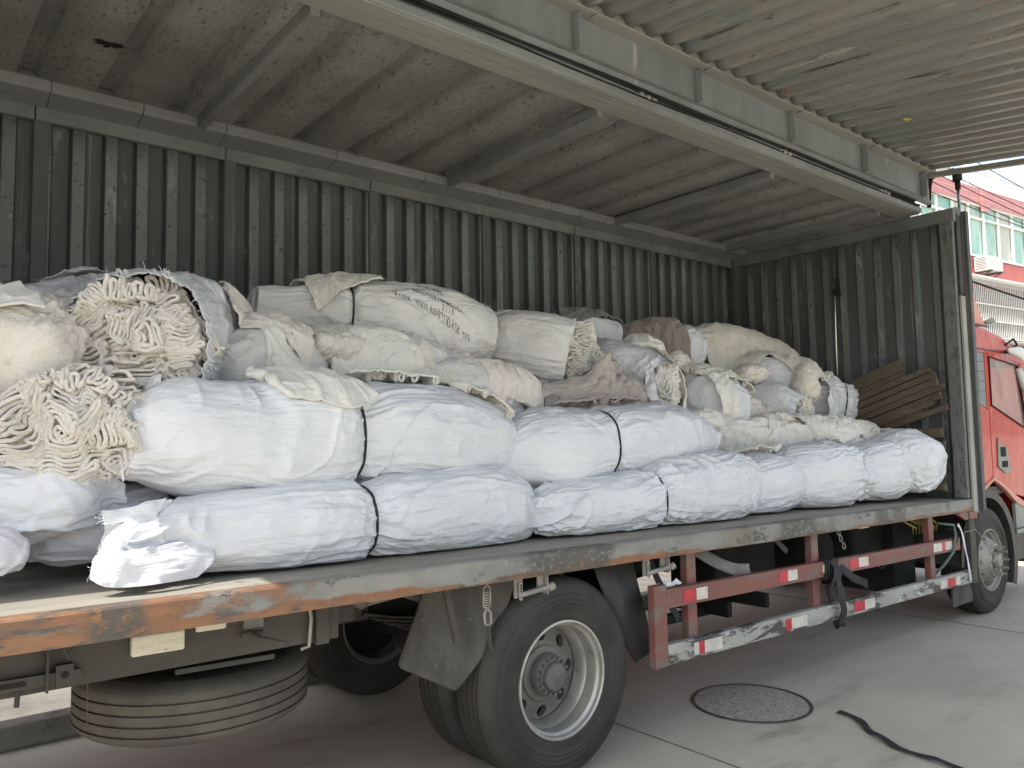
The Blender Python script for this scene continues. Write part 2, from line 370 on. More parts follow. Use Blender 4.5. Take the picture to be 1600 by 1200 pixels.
class MB:
    def __init__(s): s.v = []; s.f = []
    def add(s, vs, fs):
        n = len(s.v); s.v += [tuple(p) for p in vs]; s.f += [tuple(n+i for i in f) for f in fs]; return s
    def box(s, x0, x1, y0, y1, z0, z1, dz=0.0):
        """dz: height change from x0 to x1 (sheared box)"""
        return s.add([(x0,y0,z0),(x1,y0,z0+dz),(x1,y1,z0+dz),(x0,y1,z0),(x0,y0,z1),(x1,y0,z1+dz),(x1,y1,z1+dz),(x0,y1,z1)],
            [(0,3,2,1),(4,5,6,7),(0,1,5,4),(1,2,6,5),(2,3,7,6),(3,0,4,7)])
    def bar(s, a, b, wd, h, upv=(0,0,1)):
        a, b = Vector(a), Vector(b); t = (b-a).normalized(); u = Vector(upv)
        if abs(t.dot(u)) > .95: u = Vector((0,1,0))
        sd_ = t.cross(u).normalized(); u = sd_.cross(t)
        c = [(-1,-1),(1,-1),(1,1),(-1,1)]
        vs = [p + sd_*(i*wd/2) + u*(j*h/2) for p in (a, b) for i, j in c]
        return s.add(vs, [(0,1,2,3)[::-1],(4,5,6,7),(0,1,5,4),(1,2,6,5),(2,3,7,6),(3,0,4,7)])
    def tube(s, pts, r, n=8, flat=1.0, cap=True):
        pts = [Vector(p) for p in pts]; rings = []
        prev = None
        for i, p in enumerate(pts):
            t = (pts[min(i+1, len(pts)-1)] - pts[max(i-1, 0)]).normalized()
            if prev is None:
                u = Vector((0,0,1)) if abs(t.z) < .9 else Vector((0,1,0))
                prev = (u - t*u.dot(t)).normalized()
            else:
                prev = (prev - t*prev.dot(t)).normalized()
            q = t.cross(prev); rr = r[i] if isinstance(r, (list, tuple)) else r
            rings.append([p + prev*(math.cos(2*math.pi*k/n)*rr) + q*(math.sin(2*math.pi*k/n)*rr*flat) for k in range(n)])
        base = len(s.v); s.v += [tuple(p) for ring in rings for p in ring]
        for i in range(len(rings)-1):
            for k in range(n):
                a = base+i*n+k; b = base+i*n+(k+1)%n
                s.f.append((a, b, b+n, a+n))
        if cap:
            s.f.append(tuple(base+k for k in range(n))[::-1]); s.f.append(tuple(base+(len(rings)-1)*n+k for k in range(n)))
        return s
    def lathe_y(s, prof, cx, cz, n=64, close=False):
        """profile [(radius, y)], axis along Y through (cx, cz)"""
        base = len(s.v); m_ = len(prof)
        for k in range(n):
            a = 2*math.pi*k/n
            for r, y in prof: s.v.append((cx + r*math.cos(a), y, cz + r*math.sin(a)))
        for k in range(n):
            k2 = (k+1) % n
            for j in range(m_-1 + (1 if close else 0)):
                j2 = (j+1) % m_
                s.f.append((base+k*m_+j, base+k*m_+j2, base+k2*m_+j2, base+k2*m_+j))
        return s
    def lathe_z(s, prof, cx, cy, n=48, close=False):
        base = len(s.v); m_ = len(prof)
        for k in range(n):
            a = 2*math.pi*k/n
            for r, z in prof: s.v.append((cx + r*math.cos(a), cy + r*math.sin(a), z))
        for k in range(n):
            k2 = (k+1) % n
            for j in range(m_-1 + (1 if close else 0)):
                j2 = (j+1) % m_
                s.f.append((base+k*m_+j, base+k2*m_+j, base+k2*m_+j2, base+k*m_+j2))
        return s
    def prism_y(s, poly, y0, y1):
        """poly [(x,z)] extruded along Y"""
        n = len(poly); b = len(s.v)
        s.v += [(x, y0, z) for x, z in poly] + [(x, y1, z) for x, z in poly]
        s.f.append(tuple(b+i for i in range(n))); s.f.append(tuple(b+n+i for i in range(n))[::-1])
        for i in range(n): s.f.append((b+i, b+n+i, b+n+(i+1)%n, b+(i+1)%n))
        return s
    def build(s, name, mat, parent=None, smooth=False, loc=None, bevel=0, segs=1):
        o = mesh_obj(name, s.v, s.f, mat, parent, smooth, loc)
        bm = bmesh.new(); bm.from_mesh(o.data); bmesh.ops.recalc_face_normals(bm, faces=bm.faces); bm.to_mesh(o.data); bm.free()
        if bevel:
            md = o.modifiers.new('bevel', 'BEVEL'); md.width = bevel; md.segments = segs; md.limit_method = 'ANGLE'; md.angle_limit = RAD(40)
        return o

def autosmooth(o, ang=40):
    me = o.data
    bm = bmesh.new(); bm.from_mesh(me)
    for f in bm.faces: f.smooth = True
    for e in bm.edges:
        if len(e.link_faces) == 2 and e.calc_face_angle(0) > RAD(ang): e.smooth = False
    bm.to_mesh(me); bm.free(); return o

def corr_sheet(name, mat, parent, P0, U, L, V, H, N, period=.19, depth=.036, flat=(.30,.17,.36), phase=0.0, dent=0.003, seed=1, thick=.003, nv=14, worn=None):
    """corrugated sheet: ribs run along V, repeat along U; N points to the viewer's side"""
    P0, U, V, N = [np.array(q, float) for q in (P0, U, V, N)]
    a, s_, c = flat; xs = []; ds = []
    k0 = -1; nper = int(L/period) + 3
    for k in range(k0, nper):
        b0 = k*period + phase
        for off, dd in ((0, 0), (a*period, 0), ((a+s_)*period, -1), ((a+s_+c)*period, -1)):
            xs.append(b0+off); ds.append(dd)
    xs = np.array(xs); ds = np.array(ds)*depth
    fine = []; fd = []
    for i in range(len(xs)-1):
        for t in (0, .06, .5, .94):
            x = xs[i] + (xs[i+1]-xs[i])*t; fine.append(x); fd.append(ds[i] + (ds[i+1]-ds[i])*t)
    fine = np.array(fine); fd = np.array(fd)
    msk = (fine > 0) & (fine < L)
    d0 = np.interp(0, fine, fd); d1 = np.interp(L, fine, fd)
    xs = np.concatenate([[0], fine[msk], [L]]); ds = np.concatenate([[d0], fd[msk], [d1]])
    vs = np.linspace(0, H, nv)
    X, Y = np.meshgrid(xs, vs, indexing='ij'); D = np.repeat(ds[:, None], nv, 1)
    D = D + dent*fbm(X*3.1, Y*2.1, 0*X, seed, 3) * 1.0
    P = P0 + X[..., None]*U + Y[..., None]*V + D[..., None]*N
    n, m = X.shape
    idx = np.arange(n*m).reshape(n, m)
    F = np.stack([idx[:-1,:-1], idx[1:,:-1], idx[1:,1:], idx[:-1,1:]], -1).reshape(-1, 4)
    fm = None
    if worn:
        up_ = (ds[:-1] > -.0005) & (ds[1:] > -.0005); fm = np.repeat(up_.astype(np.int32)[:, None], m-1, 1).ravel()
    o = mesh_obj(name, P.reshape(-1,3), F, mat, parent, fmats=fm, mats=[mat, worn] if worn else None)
    md = o.modifiers.new('thickness', 'SOLIDIFY'); md.thickness = thick; md.offset = 0
    return o
# ================================================================== SETTING
def grid_sheet(name, x0, x1, y0, y1, z, mat, n=2):
    o = mesh_obj(name, [(x0,y0,z),(x1,y0,z),(x1,y1,z),(x0,y1,z)], [(0,1,2,3)], mat)
    return o
tag(grid_sheet('ground', -600, 900, -600, 900, 0, 'ground'), kind='structure')
b = MB()
for x in (3.60, 7.81, 12.0, 16.2, -.6): b.box(x-.004, x+.004, -30, 2.42, .0, .004)
b.box(-20, 60, -4.2, -4.188, .0, .0035)
tag(b.build('pavement_joints', 'joint'), kind='structure')
# far kerb and pavement behind the truck
b = MB(); b.box(-40, 60, 2.50, 2.66, 0, .145)
o = tag(b.build('kerb', 'concrete_dark', bevel=.02, segs=2), kind='structure')
b = MB(); b.box(-40, 60, 2.664, 5.4, 0, .13)
tag(b.build('pavement', 'concrete_dark'), kind='structure')

b = MB(); b.box(-40, 6.5, 5.42, 5.62, 0, 3.4); b.box(-40, 6.5, 5.38, 5.66, 3.4, 3.5)  # added, unseen: cuts sky light from the far side to darken under the truck
o = b.build('unseen_shade_wall', 'red_wall', loc=(-16, 5.5, 0)); tag(o, 'added unseen wall behind the truck that dims the light beneath it', 'wall')
# manhole
mh = empty('manhole_cover', (4.53, .13, 0), 'round sunken manhole cover with gritty concrete fill beside the side guard', 'manhole')
b = MB(); b.lathe_z([(.0,.006),(.1,.0065),(.2,.0065),(.3,.006),(.362,.0045)], 4.53, .13, 64); b.build('cover_fill', 'manhole', mh, True)
b = MB(); b.lathe_z([(.364,.0035),(.366,.009),(.384,.009),(.386,.0035)], 4.53, .13, 64); b.build('rim_ring', 'iron', mh)

# chalky dust spots
for (x, y, r_) in ((3.98, .55, .085), (4.26, .36, .03)):
    b = MB(); pts = []
    for k in range(28):
        a = 2*math.pi*k/28; q = r_*(1+.35*math.sin(3*a+x*9)+.2*math.sin(7*a)); pts.append((x+q*math.cos(a)*1.3, y+q*math.sin(a)*.6, .0045))
    b.add([(x,y,.0048)]+pts, [(0, i+1, (i+1)%28+1) for i in range(28)])
    tag(b.build('dust_patch', 'chalk'), kind='structure')

# black tape strip lying on the ground
def ribbon(name, pts, wd, mat, parent=None, thick=.003, twist=None, nseg=8, loc=None):
    P = np.array(pts, float); n = len(P)
    t = np.linspace(0, n-1, (n-1)*nseg+1); Q = []
    for tt in t:
        i = int(min(tt, n-2)); f = tt-i
        p0 = P[max(i-1,0)]; p1 = P[i]; p2 = P[i+1]; p3 = P[min(i+2,n-1)]
        Q.append(.5*((2*p1)+(-p0+p2)*f+(2*p0-5*p1+4*p2-p3)*f*f+(-p0+3*p1-3*p2+p3)*f**3))
    Q = [Vector(q) for q in Q]; vs = []
    for i, q in enumerate(Q):
        tg = (Q[min(i+1,len(Q)-1)]-Q[max(i-1,0)]).normalized()
        wv = Vector(twist(i/(len(Q)-1))) if twist else tg.cross(Vector((0,0,1)))
        wv = (wv - tg*wv.dot(tg)).normalized()
        nn = tg.cross(wv)
        for k in (-1,-.5,0,.5,1):
            vs.append(q + wv*(k*wd/2) + nn*(.06*wd*math.sin(k*2+i*.5)))
    fs = [(i*5+j, i*5+j+1, (i+1)*5+j+1, (i+1)*5+j) for i in range(len(Q)-1) for j in range(4)]
    o = mesh_obj(name, vs, fs, mat, parent, True, loc)
    md = o.modifiers.new('thickness', 'SOLIDIFY'); md.thickness = thick
    return o
o = ribbon('webbing_strip', [(4.77,-.345,.012),(4.745,-.46,.014),(4.66,-.56,.02),(4.585,-.64,.012),(4.52,-.75,.022),(4.462,-.85,.012),(4.44,-1.0,.016),(4.43,-1.1,.02),(4.40,-1.25,.012),(4.33,-1.45,.015)], .045, 'rubber_strap', loc=(4.6,-.6,0))
tag(o, 'black strip of webbing lying loose on the concrete near the manhole', 'strap')
# bits of litter on the ground
rr = random.Random(3)
for i in range(34):
    x = rr.uniform(3.4, 8.2); y = rr.uniform(-1.3, .3)
    b = MB(); s_ = rr.uniform(.002, .006)
    a = rr.uniform(0, 6.28); L_ = rr.uniform(.01, .05)
    b.tube([(x,y,s_*.6),(x+L_*.5*math.cos(a),y+L_*.5*math.sin(a),s_*.9),(x+L_*math.cos(a+.5),y+L_*math.sin(a+.5),s_*.5)], s_*.4, 5)
    if i == 0: LIT = b
    else: LIT.add(b.v, b.f)
tag(LIT.build('ground_litter', 'chalk'), 'tiny straw and thread bits scattered on the concrete', 'litter', kind='stuff')

# ------------------------------------------------------------------ building across the street
A0 = Vector((26.6, 7.5, 0)); DD = Vector((.993, -.118, 0)).normalized(); NN = Vector((-.118, -.993, 0)).normalized()
def bl(s, o_, z): return A0 + DD*s + NN*o_ + Vector((0,0,z))
class BB(MB):
    def bbox(s, s0, s1, o0, o1, z0, z1):
        p = [bl(a, c, e) for e in (z0, z1) for a, c in ((s0,o0),(s1,o0),(s1,o1),(s0,o1))]
        return s.add(p, [(0,1,2,3),(4,7,6,5),(0,4,5,1),(1,5,6,2),(2,6,7,3),(3,7,4,0)])
bd = empty('apartment_building', tuple(bl(4, 0, 0)), 'red tiled apartment building with green glass windows across the street', 'building')
S0, S1 = -14.0, 22.0
BB().bbox(S0, S1, -8, 0, 0, 4.6).build('lower_wall', 'red_wall', bd)
BB().bbox(S0, S1, -8, 0, 6.85, 7.72).build('wall', 'red_wall', bd)
BB().bbox(S0, S1, -8, .05, 9.62, 10.18).build('tile_band', 'tiles', bd)
BB().bbox(S0, S1, -8, -.5, 4.6, 6.85).build('recessed_wall', 'strap_grey', bd)
BB().bbox(S0, S1, -8, -.35, 7.72, 9.62).build('inner_wall', 'curtain', bd)
BB().bbox(S0, S1, -8, -.2, 10.18, 10.3).build('roof', 'concrete_dark', bd)
BB().bbox(S0, S1, -1.7, -1.6, 10.3, 10.78).build('parapet', 'frame_white', bd)
nw = 0
for k in range(-9, 15):
    s0 = -.06 + k*.985; s1 = s0 + .985
    f = BB().bbox(s0, s0+.07, -.06, .02, 7.76, 9.62)
    f.bbox(s0+.07, s1, -.06, .015, 7.76, 7.83).bbox(s0+.07, s1, -.06, .015, 9.08, 9.15).bbox(s0+.07, s1, -.06, .015, 9.56, 9.62)
    fo = f.build('window', 'frame_white', bd)
    g = BB().bbox(s0+.07, s1, -.12, -.08, 7.83, 9.56).build('pane', 'green_glass' if k % 3 != 1 else 'curtain', fo)
BB().bbox(2.7, 3.15, .05, .12, 9.38, 10.1).build('tile_pier', 'tiles', bd)
# roof railing
r_ = BB(); 
for k in range(240):
    s = S0 + k*.15
    r_.bbox(s, s+.022, -.08, -.06, 10.18, 10.82)
r_.bbox(S0, S1, -.09, -.05, 10.80, 10.86).bbox(S0, S1, -.09, -.05, 10.22, 10.26)
for k in range(18): r_.bbox(S0+k*2+.1, S0+k*2+.24, -.14, -.02, 10.18, 11.0)
r_.build('roof_railing', 'bar_white', bd)
# security grille
g = BB()
for k in range(300):
    s = S0 + k*.12
    g.bbox(s, s+.022, .42, .44, 4.9, 6.85)
for z in (4.9, 5.45, 6.0, 6.82): g.bbox(S0, S1, .41, .46, z, z+.04)
g.bbox(S0, S1, 0, .42, 4.84, 4.88)
g.build('security_grille', 'bar_white', bd)
g = BB().bbox(S0, S1, 0, .55, 6.86, 6.93); g.build('grille_canopy', 'frame_white', bd)
for k, (s, z) in enumerate(((4.6, 5.0), (6.4, 5.02), (3.5, 4.95))):
    BB().bbox(s, s+.5, .05, .35, z, z+.45).build('stored_box', 'cab_grey', bd)
# rooftop frame (purplish lattice)
g = BB()
for k in range(7):
    a = bl(2.2+k*.5, -2.0, 10.3); c = bl(3.4+k*.42, -2.2, 12.4-k*.35); g.bar(a, c, .05, .05)
g.bar(bl(3.4,-2.2,12.4), bl(6.4,-2.2,10.4), .07, .07)
g.build('roof_lattice', 'red_guard', bd)
# air conditioner
ac = empty('air_conditioner', tuple(bl(2.5, .2, 7.2)), 'white air conditioner unit on brackets on the red wall', 'air conditioner')
BB().bbox(1.98, 3.0, .06, .5, 7.2, 7.68).build('casing', 'white_plastic', ac, bevel=.02)
g = BB()
for k in range(8): g.bbox(1.972, 1.979, .1, .46, 7.24+k*.053, 7.262+k*.053)
g.build('side_louvre', 'cab_black', ac)
g = BB()
for s in (2.15, 2.85): g.bbox(s, s+.04, 0, .55, 7.15, 7.195); g.bar(bl(s+.02, .02, 6.95), bl(s+.02, .5, 7.16), .03, .03)
g.build('bracket', 'dark_steel', ac)
# overhead cables
def cable(x0,y0,z0,x1,y1,z1,sag,r,lab):
    pts = []
    for i in range(25):
        t = i/24; pts.append((x0+(x1-x0)*t, y0+(y1-y0)*t, z0+(z1-z0)*t - sag*4*t*(1-t)))
    o = MB().tube(pts, r, 5).build('overhead_cable', 'black', None, True, loc=(x0,y0,z0))
    tag(o, lab, 'cable', 'cables strung in front of the red building')
cabs = [((-8,1.2,11.6),(14,1.0,9.2),.35,'topmost of the overhead cables, crossing the red tile band'),
        ((-8,1.4,10.2),(14,1.1,8.6),.2,'overhead cable sloping across the upper green window panes'),
        ((-8,1.6,9.9),(14,1.3,8.2),.25,'overhead cable just below the white transom of the green windows'),
        ((-8,1.6,9.6),(14,1.3,8.0),.3,'thin overhead cable crossing the middle of the green windows'),
        ((-8,1.8,8.9),(14,1.5,8.05),.2,'lowest thin cable in front of the green windows above the air conditioner'),
        ((-8,1.0,7.4),(14,.9,5.7),.3,'thick cable drooping in front of the white security grille')]
for i, (p, q, sg, lab) in enumerate(cabs):
    a = bl(*p); c = bl(*q); cable(*a, *c, sg, .014 if i < 5 else .035, lab)
b = BB(); b.bbox(1.2, 4.2, 2.5, 2.6, 0, 2.2)
# ================================================================== TRUCK
XR, XF = -1.0, 8.0
def zd(x): return 1.205 - .009*x
TR = empty('box_truck', (4.0, 1.3, 0), 'red cabbed box truck with its side panel swung up and cargo deck loaded with sacks', 'truck')
def part(b, name, mat, parent=None, **k): return b.build(name, mat, parent or TR, **k)

# deck: floor plate and edge beams
b = MB(); b.box(XR, XF, .085, 2.55, zd(XR)-.03, zd(XR)-.004, zd(XF)-zd(XR)); part(b, 'deck_floor', 'deck')
b = MB(); n = 60
def rail(y0, y1, name):
    b = MB(); xs = np.linspace(XR, XF+.02, 91)
    rr = np.random.RandomState(5)
    for i, x in enumerate(xs):
        j = .0016*noise(x*5, y0, 0, 3); jz = .002*noise(x*4, 1, y0, 8)
        z = zd(x)
        b.v += [(x,y0+j,z-.112+jz),(x,y0+j*1.5,z-.056),(x,y0+j,z-.008+jz),(x,y0+.006+j,z+jz),(x,y0+.05,z+jz*.5),(x,y1,z),(x,y1,z-.112+jz)]
    m_ = 7
    for i in range(len(xs)-1):
        for k in range(m_):
            a = i*m_+k; c = i*m_+(k+1)%m_
            b.f.append((a, c, c+m_, a+m_))
    b.f.append(tuple(range(m_))); b.f.append(tuple((len(xs)-1)*m_+k for k in range(m_))[::-1])
    return part(b, name, 'rail')
rail(0, .085, 'edge_beam'); rail(2.60, 2.545, 'far_edge_beam')
# underside cross beams and chassis
b = MB()
for k in range(18):
    x = XR+.15+k*.52
    if abs(x-3.6) < .01: x += .05
    b.box(x, x+.06, .09, 2.5, zd(x)-.13, zd(x)-.034)
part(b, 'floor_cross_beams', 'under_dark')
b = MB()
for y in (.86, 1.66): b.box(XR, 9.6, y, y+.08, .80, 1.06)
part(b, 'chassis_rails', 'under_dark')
# brownish side sill (rear part)
b = MB(); b.box(XR, 1.62, .235, .26, .90, 1.10, -.008); b.box(XR, 1.62, .262, .33, .90, .915); b.box(1.5, 1.56, .2, .234, .885, 1.1)
part(b, 'rear_side_sill', 'sill_brown', bevel=.004)
b = MB(); b.tube([(1.47,.225,1.09),(1.48,.215,1.0),(1.47,.215,.885),(1.44,.23,.875)], .008, 6); part(b, 'u_bolt', 'steel_light')
# lamps on the sill
for (x0, x1, z0, z1, dy, nm) in ((.765,.955,.968,1.045,.20,'marker_lamp'), (1.0,1.12,1.018,1.065,.215,'small_marker_lamp')):
    b = MB(); b.box(x0, x1, dy, .234, z0, z1, -.002); part(b, nm, 'lamp_white', bevel=.008, segs=3)
for (x, ) in ((5.95,), ):
    b = MB(); b.box(x, x+.13, .05, .09, 1.02, 1.075); part(b, 'front_marker_lamp', 'lamp_white', bevel=.006, segs=2)
b = MB(); b.box(1.19, 1.27, .215, .233, 1.0, 1.085); part(b, 'sticker_plate', 'strap_grey')
b = MB(); b.tube([(1.215,.22,.985),(1.23,.12,.975),(1.29,.02,.96)], [.009,.009,.013], 8); b.tube([(1.17,.2,.985),(1.26,.2,.98)], .012, 8)
part(b, 'crank_handle', 'sill_brown')
# latch bits on the rear sill
b = MB(); b.box(.27, .60, .205, .228, .925, .965, -.004); b.box(.49,.497,.19,.23,.90,1.06); b.box(.52, .575, .2, .228, .915, .985)
b.tube([(.56,.19,1.03),(.585,.19,1.05),(.57,.19,1.07),(.54,.19,1.05),(.56,.19,1.0)], .005, 6)
part(b, 'latch_plate', 'sill_brown')
b = MB(); b.tube([(.548,.195,.95),(.548,.203,.95)], .012, 10); b.box(.29,.43,.2,.203,.937,.952,-.002); part(b, 'latch_slot', 'black')
b = MB(); b.tube([(.41,.22,.92),(.405,.2,.87)], .009, 6); b.box(-.9,.36,.28,.34,.80,.90); part(b, 'hanging_bracket', 'sill_brown')
b = MB(); b.tube([(.64,.3,.9),(.642,.3,.72)], .002, 5); part(b, 'hanging_wire', 'dark_steel')

# ---------------------------------------------------------------- wheels
R_T = .515
def tyre(name, cx, y0, parent, wd=.28, mat='tyre', R=R_T, dz=R_T, axis='y'):
    """y0: outer face"""
    prof = [(.285, y0+.015), (.30, y0+.004), (.33, y0-.004), (.345, y0-.0005), (.36, y0-.006), (.368, y0-.0095), (.374, y0-.0065), (.384, y0-.0085), (.388, y0-.0115), (.394, y0-.0085), (.405, y0-.0095), (.409, y0-.012), (.414, y0-.0085), (.43, y0-.006), (.434, y0-.002), (.44, y0-.003), (.47, y0+.006), (.492, y0+.018), (.505, y0+.034)]
    g = [.062, .098, .140, .182, .218]
    pr = list(prof); y = y0+.045
    pr.append((R-.003, y))
    for gy in g:
        pr += [(R, y0+gy-.006), (R-.012, y0+gy-.004), (R-.012, y0+gy+.004), (R, y0+gy+.006)]
    pr.append((R-.003, y0+wd-.045))
    pr += [(r, 2*y0+wd-yy) for r, yy in reversed(prof)]
    b = MB(); b.lathe_y(pr, cx, dz, 128, close=False)
    o = part(b, name, mat, parent, smooth=False)
    return autosmooth(o, 35)

def dish_with_holes(b, cx, cz, y_of_r, r0, r1, n, rh, hr, depth, seg=10):
    """annulus r0..r1 (normal -Y) with n round holes of radius hr centred at radius rh"""
    for k in range(n):
        a0 = 2*math.pi*(k-.5)/n; a1 = 2*math.pi*(k+.5)/n; am = 2*math.pi*k/n
        bd_ = []
        for i in range(seg): bd_.append((r0, a0+(a1-a0)*i/seg))
        for i in range(seg): bd_.append((r0+(r1-r0)*i/seg, a1))
        for i in range(seg): bd_.append((r1, a1+(a0-a1)*i/seg))
        for i in range(seg): bd_.append((r1+(r0-r1)*i/seg, a0))
        hx, hz = rh*math.cos(am), rh*math.sin(am)
        V = []; 
        for r, a in bd_:
            x, z = r*math.cos(a), r*math.sin(a); an = math.atan2(z-hz, x-hx)
            V.append((cx+x, y_of_r(r), cz+z)); 
            hx2, hz2 = hx+hr*math.cos(an), hz+hr*math.sin(an); rr_ = math.hypot(hx2, hz2)
            V.append((cx+hx2, y_of_r(rr_), cz+hz2)); V.append((cx+hx2, y_of_r(rr_)+depth, cz+hz2))
        n_ = len(bd_); F = []
        for i in range(n_):
            j = (i+1) % n_
            F.append((3*i, 3*j, 3*j+1, 3*i+1)); F.append((3*i+1, 3*j+1, 3*j+2, 3*i+2))
        b.add(V, F)

def rear_wheel(cx, y0, name, sgn=1):
    """outer wheel of a dual: deep dished rim. y0: outer face of the tyre"""
    wheel = bpy.data.objects.new(name, None); COL.objects.link(wheel); wheel.parent = TR
    wheel.location = Vector((cx, y0, R_T)) - TR.location
    tyre('tyre', cx, y0, wheel)
    b = MB(); b.lathe_y([(.300,y0+.012),(.298,y0-.004),(.290,y0-.006),(.284,y0+.0),(.281,y0+.02),(.268,y0+.032),(.262,y0+.06),(.262,y0+.10),(.246,y0+.125),(.243,y0+.18)], cx, R_T, 96)
    autosmooth(part(b, 'rim', 'aluminium_rim', wheel), 30)
    b = MB()
    yr = lambda r: y0+.175 - .012*math.cos(max(min((r-.14)/.10,1),0)*math.pi)
    dish_with_holes(b, cx, R_T, yr, .145, .244, 8, .200, .033, .04)
    b.lathe_y([(.146,yr(.146)),(.142,y0+.15),(.135,y0+.145),(.1,y0+.145)], cx, R_T, 64)
    autosmooth(part(b, 'rim_dish', 'rim_dish', wheel), 30)
    b = MB(); b.lathe_y([(.24,y0+.23),(.0,y0+.23)], cx, R_T, 32); part(b, 'brake_drum', 'black', wheel)
    b = MB(); b.lathe_y([(.11,y0+.15),(.107,y0+.10),(.098,y0+.088),(.085,y0+.085),(.075,y0+.08),(.07,y0+.055),(.06,y0+.048),(0,y0+.046)], cx, R_T, 40)
    hb = autosmooth(part(b, 'hub', 'hub_red', wheel), 35)
    b = MB()
    for k in range(16):
        a = 2*math.pi*k/16
        b.tube([(cx+.091*math.cos(a), y0+.09, R_T+.091*math.sin(a)), (cx+.091*math.cos(a), y0+.066, R_T+.091*math.sin(a))], .0085, 6)
    part(b, 'hub_bolt', 'hub_red', hb)
    return wheel
XW = 2.795
rear_wheel(XW, .055, 'rear_wheel')
wi = bpy.data.objects.new('inner_rear_wheel', None); COL.objects.link(wi); wi.parent = TR; wi.location = Vector((XW,.4,R_T))-TR.location
tyre('tyre', XW, .40, wi, mat='tyre')
b = MB(); b.lathe_y([(.30,.41),(.26,.43),(.25,.64),(.30,.67)], XW, R_T, 48); b.lathe_y([(.26,.5),(0,.5)], XW, R_T, 32); part(b, 'rim', 'rim_dish', wi)
for nm, y in (('far_rear_wheel', 2.27), ('far_inner_rear_wheel', 1.92)):
    wi = bpy.data.objects.new(nm, None); COL.objects.link(wi); wi.parent = TR; wi.location = Vector((XW,y,R_T))-TR.location
    tyre('tyre', XW, y, wi)
    b = MB(); b.lathe_y([(.30,y+.01),(.29,y-.004),(.265,y+.03),(.25,y+.24),(.29,y+.27)], XW, R_T, 48)
    autosmooth(part(b, 'rim', 'rim_dish', wi), 30)
    b = MB(); b.lathe_y([(.255,y+.16),(.12,y+.12),(.1,y+.05),(0,y+.04)], XW, R_T, 40); part(b, 'drum', 'under_dark', wi, smooth=True)
# axle, differential, springs
b = MB(); b.tube([(XW,.5,R_T),(XW,1.05,R_T),(XW,1.15,R_T),(XW,1.3,R_T),(XW,1.45,R_T),(XW,1.55,R_T),(XW,2.2,R_T)], [.07,.08,.16,.2,.16,.08,.07], 20); part(b, 'rear_axle', 'under_dark', smooth=True)
b = MB(); b.tube([(XW,1.3,.55),(5.2,1.3,.72),(7.2,1.3,.8)], .05, 12); part(b, 'drive_shaft', 'under_dark', smooth=True)
for y in (.84, 1.72):
    b = MB()
    for k in range(7):
        L_ = .75 - k*.085
        pts = [(XW+L_*t, y, .74 - k*.02 + .10*(t*t)*(L_/.75)**2) for t in (-1,-.75,-.5,-.25,0,.25,.5,.75,1)]
        for i in range(8): b.bar(pts[i], pts[i+1], .08, .014)
    part(b, 'leaf_spring', 'dark_steel')
b = MB(); b.box(3.4,3.6,.83,.93,.80,1.0); part(b, 'spring_hanger', 'sill_brown', bevel=.01)
b = MB(); b.box(1.9,2.1,.83,.93,.80,1.0); b.tube([(2.0,.78,.86),(2.0,1.0,.86)], .035, 12); b.tube([(2.25,.7,.96),(2.5,.78,.9)], .05, 12)
part(b, 'spring_hanger', 'sill_brown', bevel=.01)
b = MB(); b.box(1.62, 1.86, .55, .58, .88, 1.09); b.tube([(1.64,.53,.93),(1.64,.55,.93)], .015, 8); b.tube([(1.64,.53,1.03),(1.64,.55,1.03)], .015, 8); part(b, 'hanger_plate', 'sill_brown')
b = MB()
b.tube([(1.66,.5,.99),(1.8,.5,.985),(1.92,.55,.97),(2.1,.6,1.0),(2.3,.62,.97)], .008, 6)
b.tube([(1.8,.6,1.03),(1.95,.6,1.06),(2.05,.62,.98),(2.2,.64,1.04)], .006, 6)
b.tube([(2.0,.7,.93),(2.2,.66,.96),(2.35,.66,.9)], .03, 8); b.tube([(1.75,.62,1.02),(1.85,.6,1.0),(1.95,.62,.95)], .045, 10)
part(b, 'brake_lines', 'steel_light', smooth=True)

# spare tyre slung flat under the tail
sp = bpy.data.objects.new('spare_wheel', None); COL.objects.link(sp); sp.parent = TR; sp.location = Vector((1.22,.92,.62))-TR.location
y0 = .50; cxs, cys = 1.22, .92
prof = [(.285,.02),(.33,-.004),(.36,-.006),(.40,-.010),(.44,-.003),(.47,.006),(.492,.018),(.505,.03)]
pr = [(r, y0+z) for r, z in prof] + [(.513, y0+.04)]
for gz in (.058,.10,.145,.19): pr += [(.515,y0+gz-.005),(.503,y0+gz-.0035),(.503,y0+gz+.0035),(.515,y0+gz+.005)]
pr += [(.513, y0+.22)] + [(r, y0+.26-z) for r, z in reversed(prof)]
b = MB(); b.lathe_z(pr, cxs, cys, 112)
o = part(b, 'tyre', 'tyre_dusty', sp); autosmooth(o, 35)
b = MB(); b.lathe_z([(.495,y0+.236),(.44,y0+.264),(.40,y0+.271),(.3,y0+.262),(.283,y0+.24),(.27,y0+.1)], cxs, cys, 64); part(b, 'sidewall', 'tyre', sp, smooth=True)
b = MB(); b.lathe_z([(.29,y0+.24),(.26,y0+.2),(.25,y0+.05),(.29,y0+.02)], cxs, cys, 48); b.lathe_z([(.255,y0+.12),(0,y0+.12)], cxs, cys, 32); part(b, 'rim', 'rim_dish', sp, smooth=True)
b = MB(); b.tube([(cxs,cys,y0+.1),(cxs,cys,1.05)], .012, 6); b.box(.9,1.5,.88,.96,y0+.274,y0+.30); part(b, 'spare_carrier', 'dark_steel', sp)
b = MB(); b.bar((.95,.3,.86),(1.35,.3,.85),.015,.02); part(b, 'spare_hoist_bar', 'dark_steel', sp)

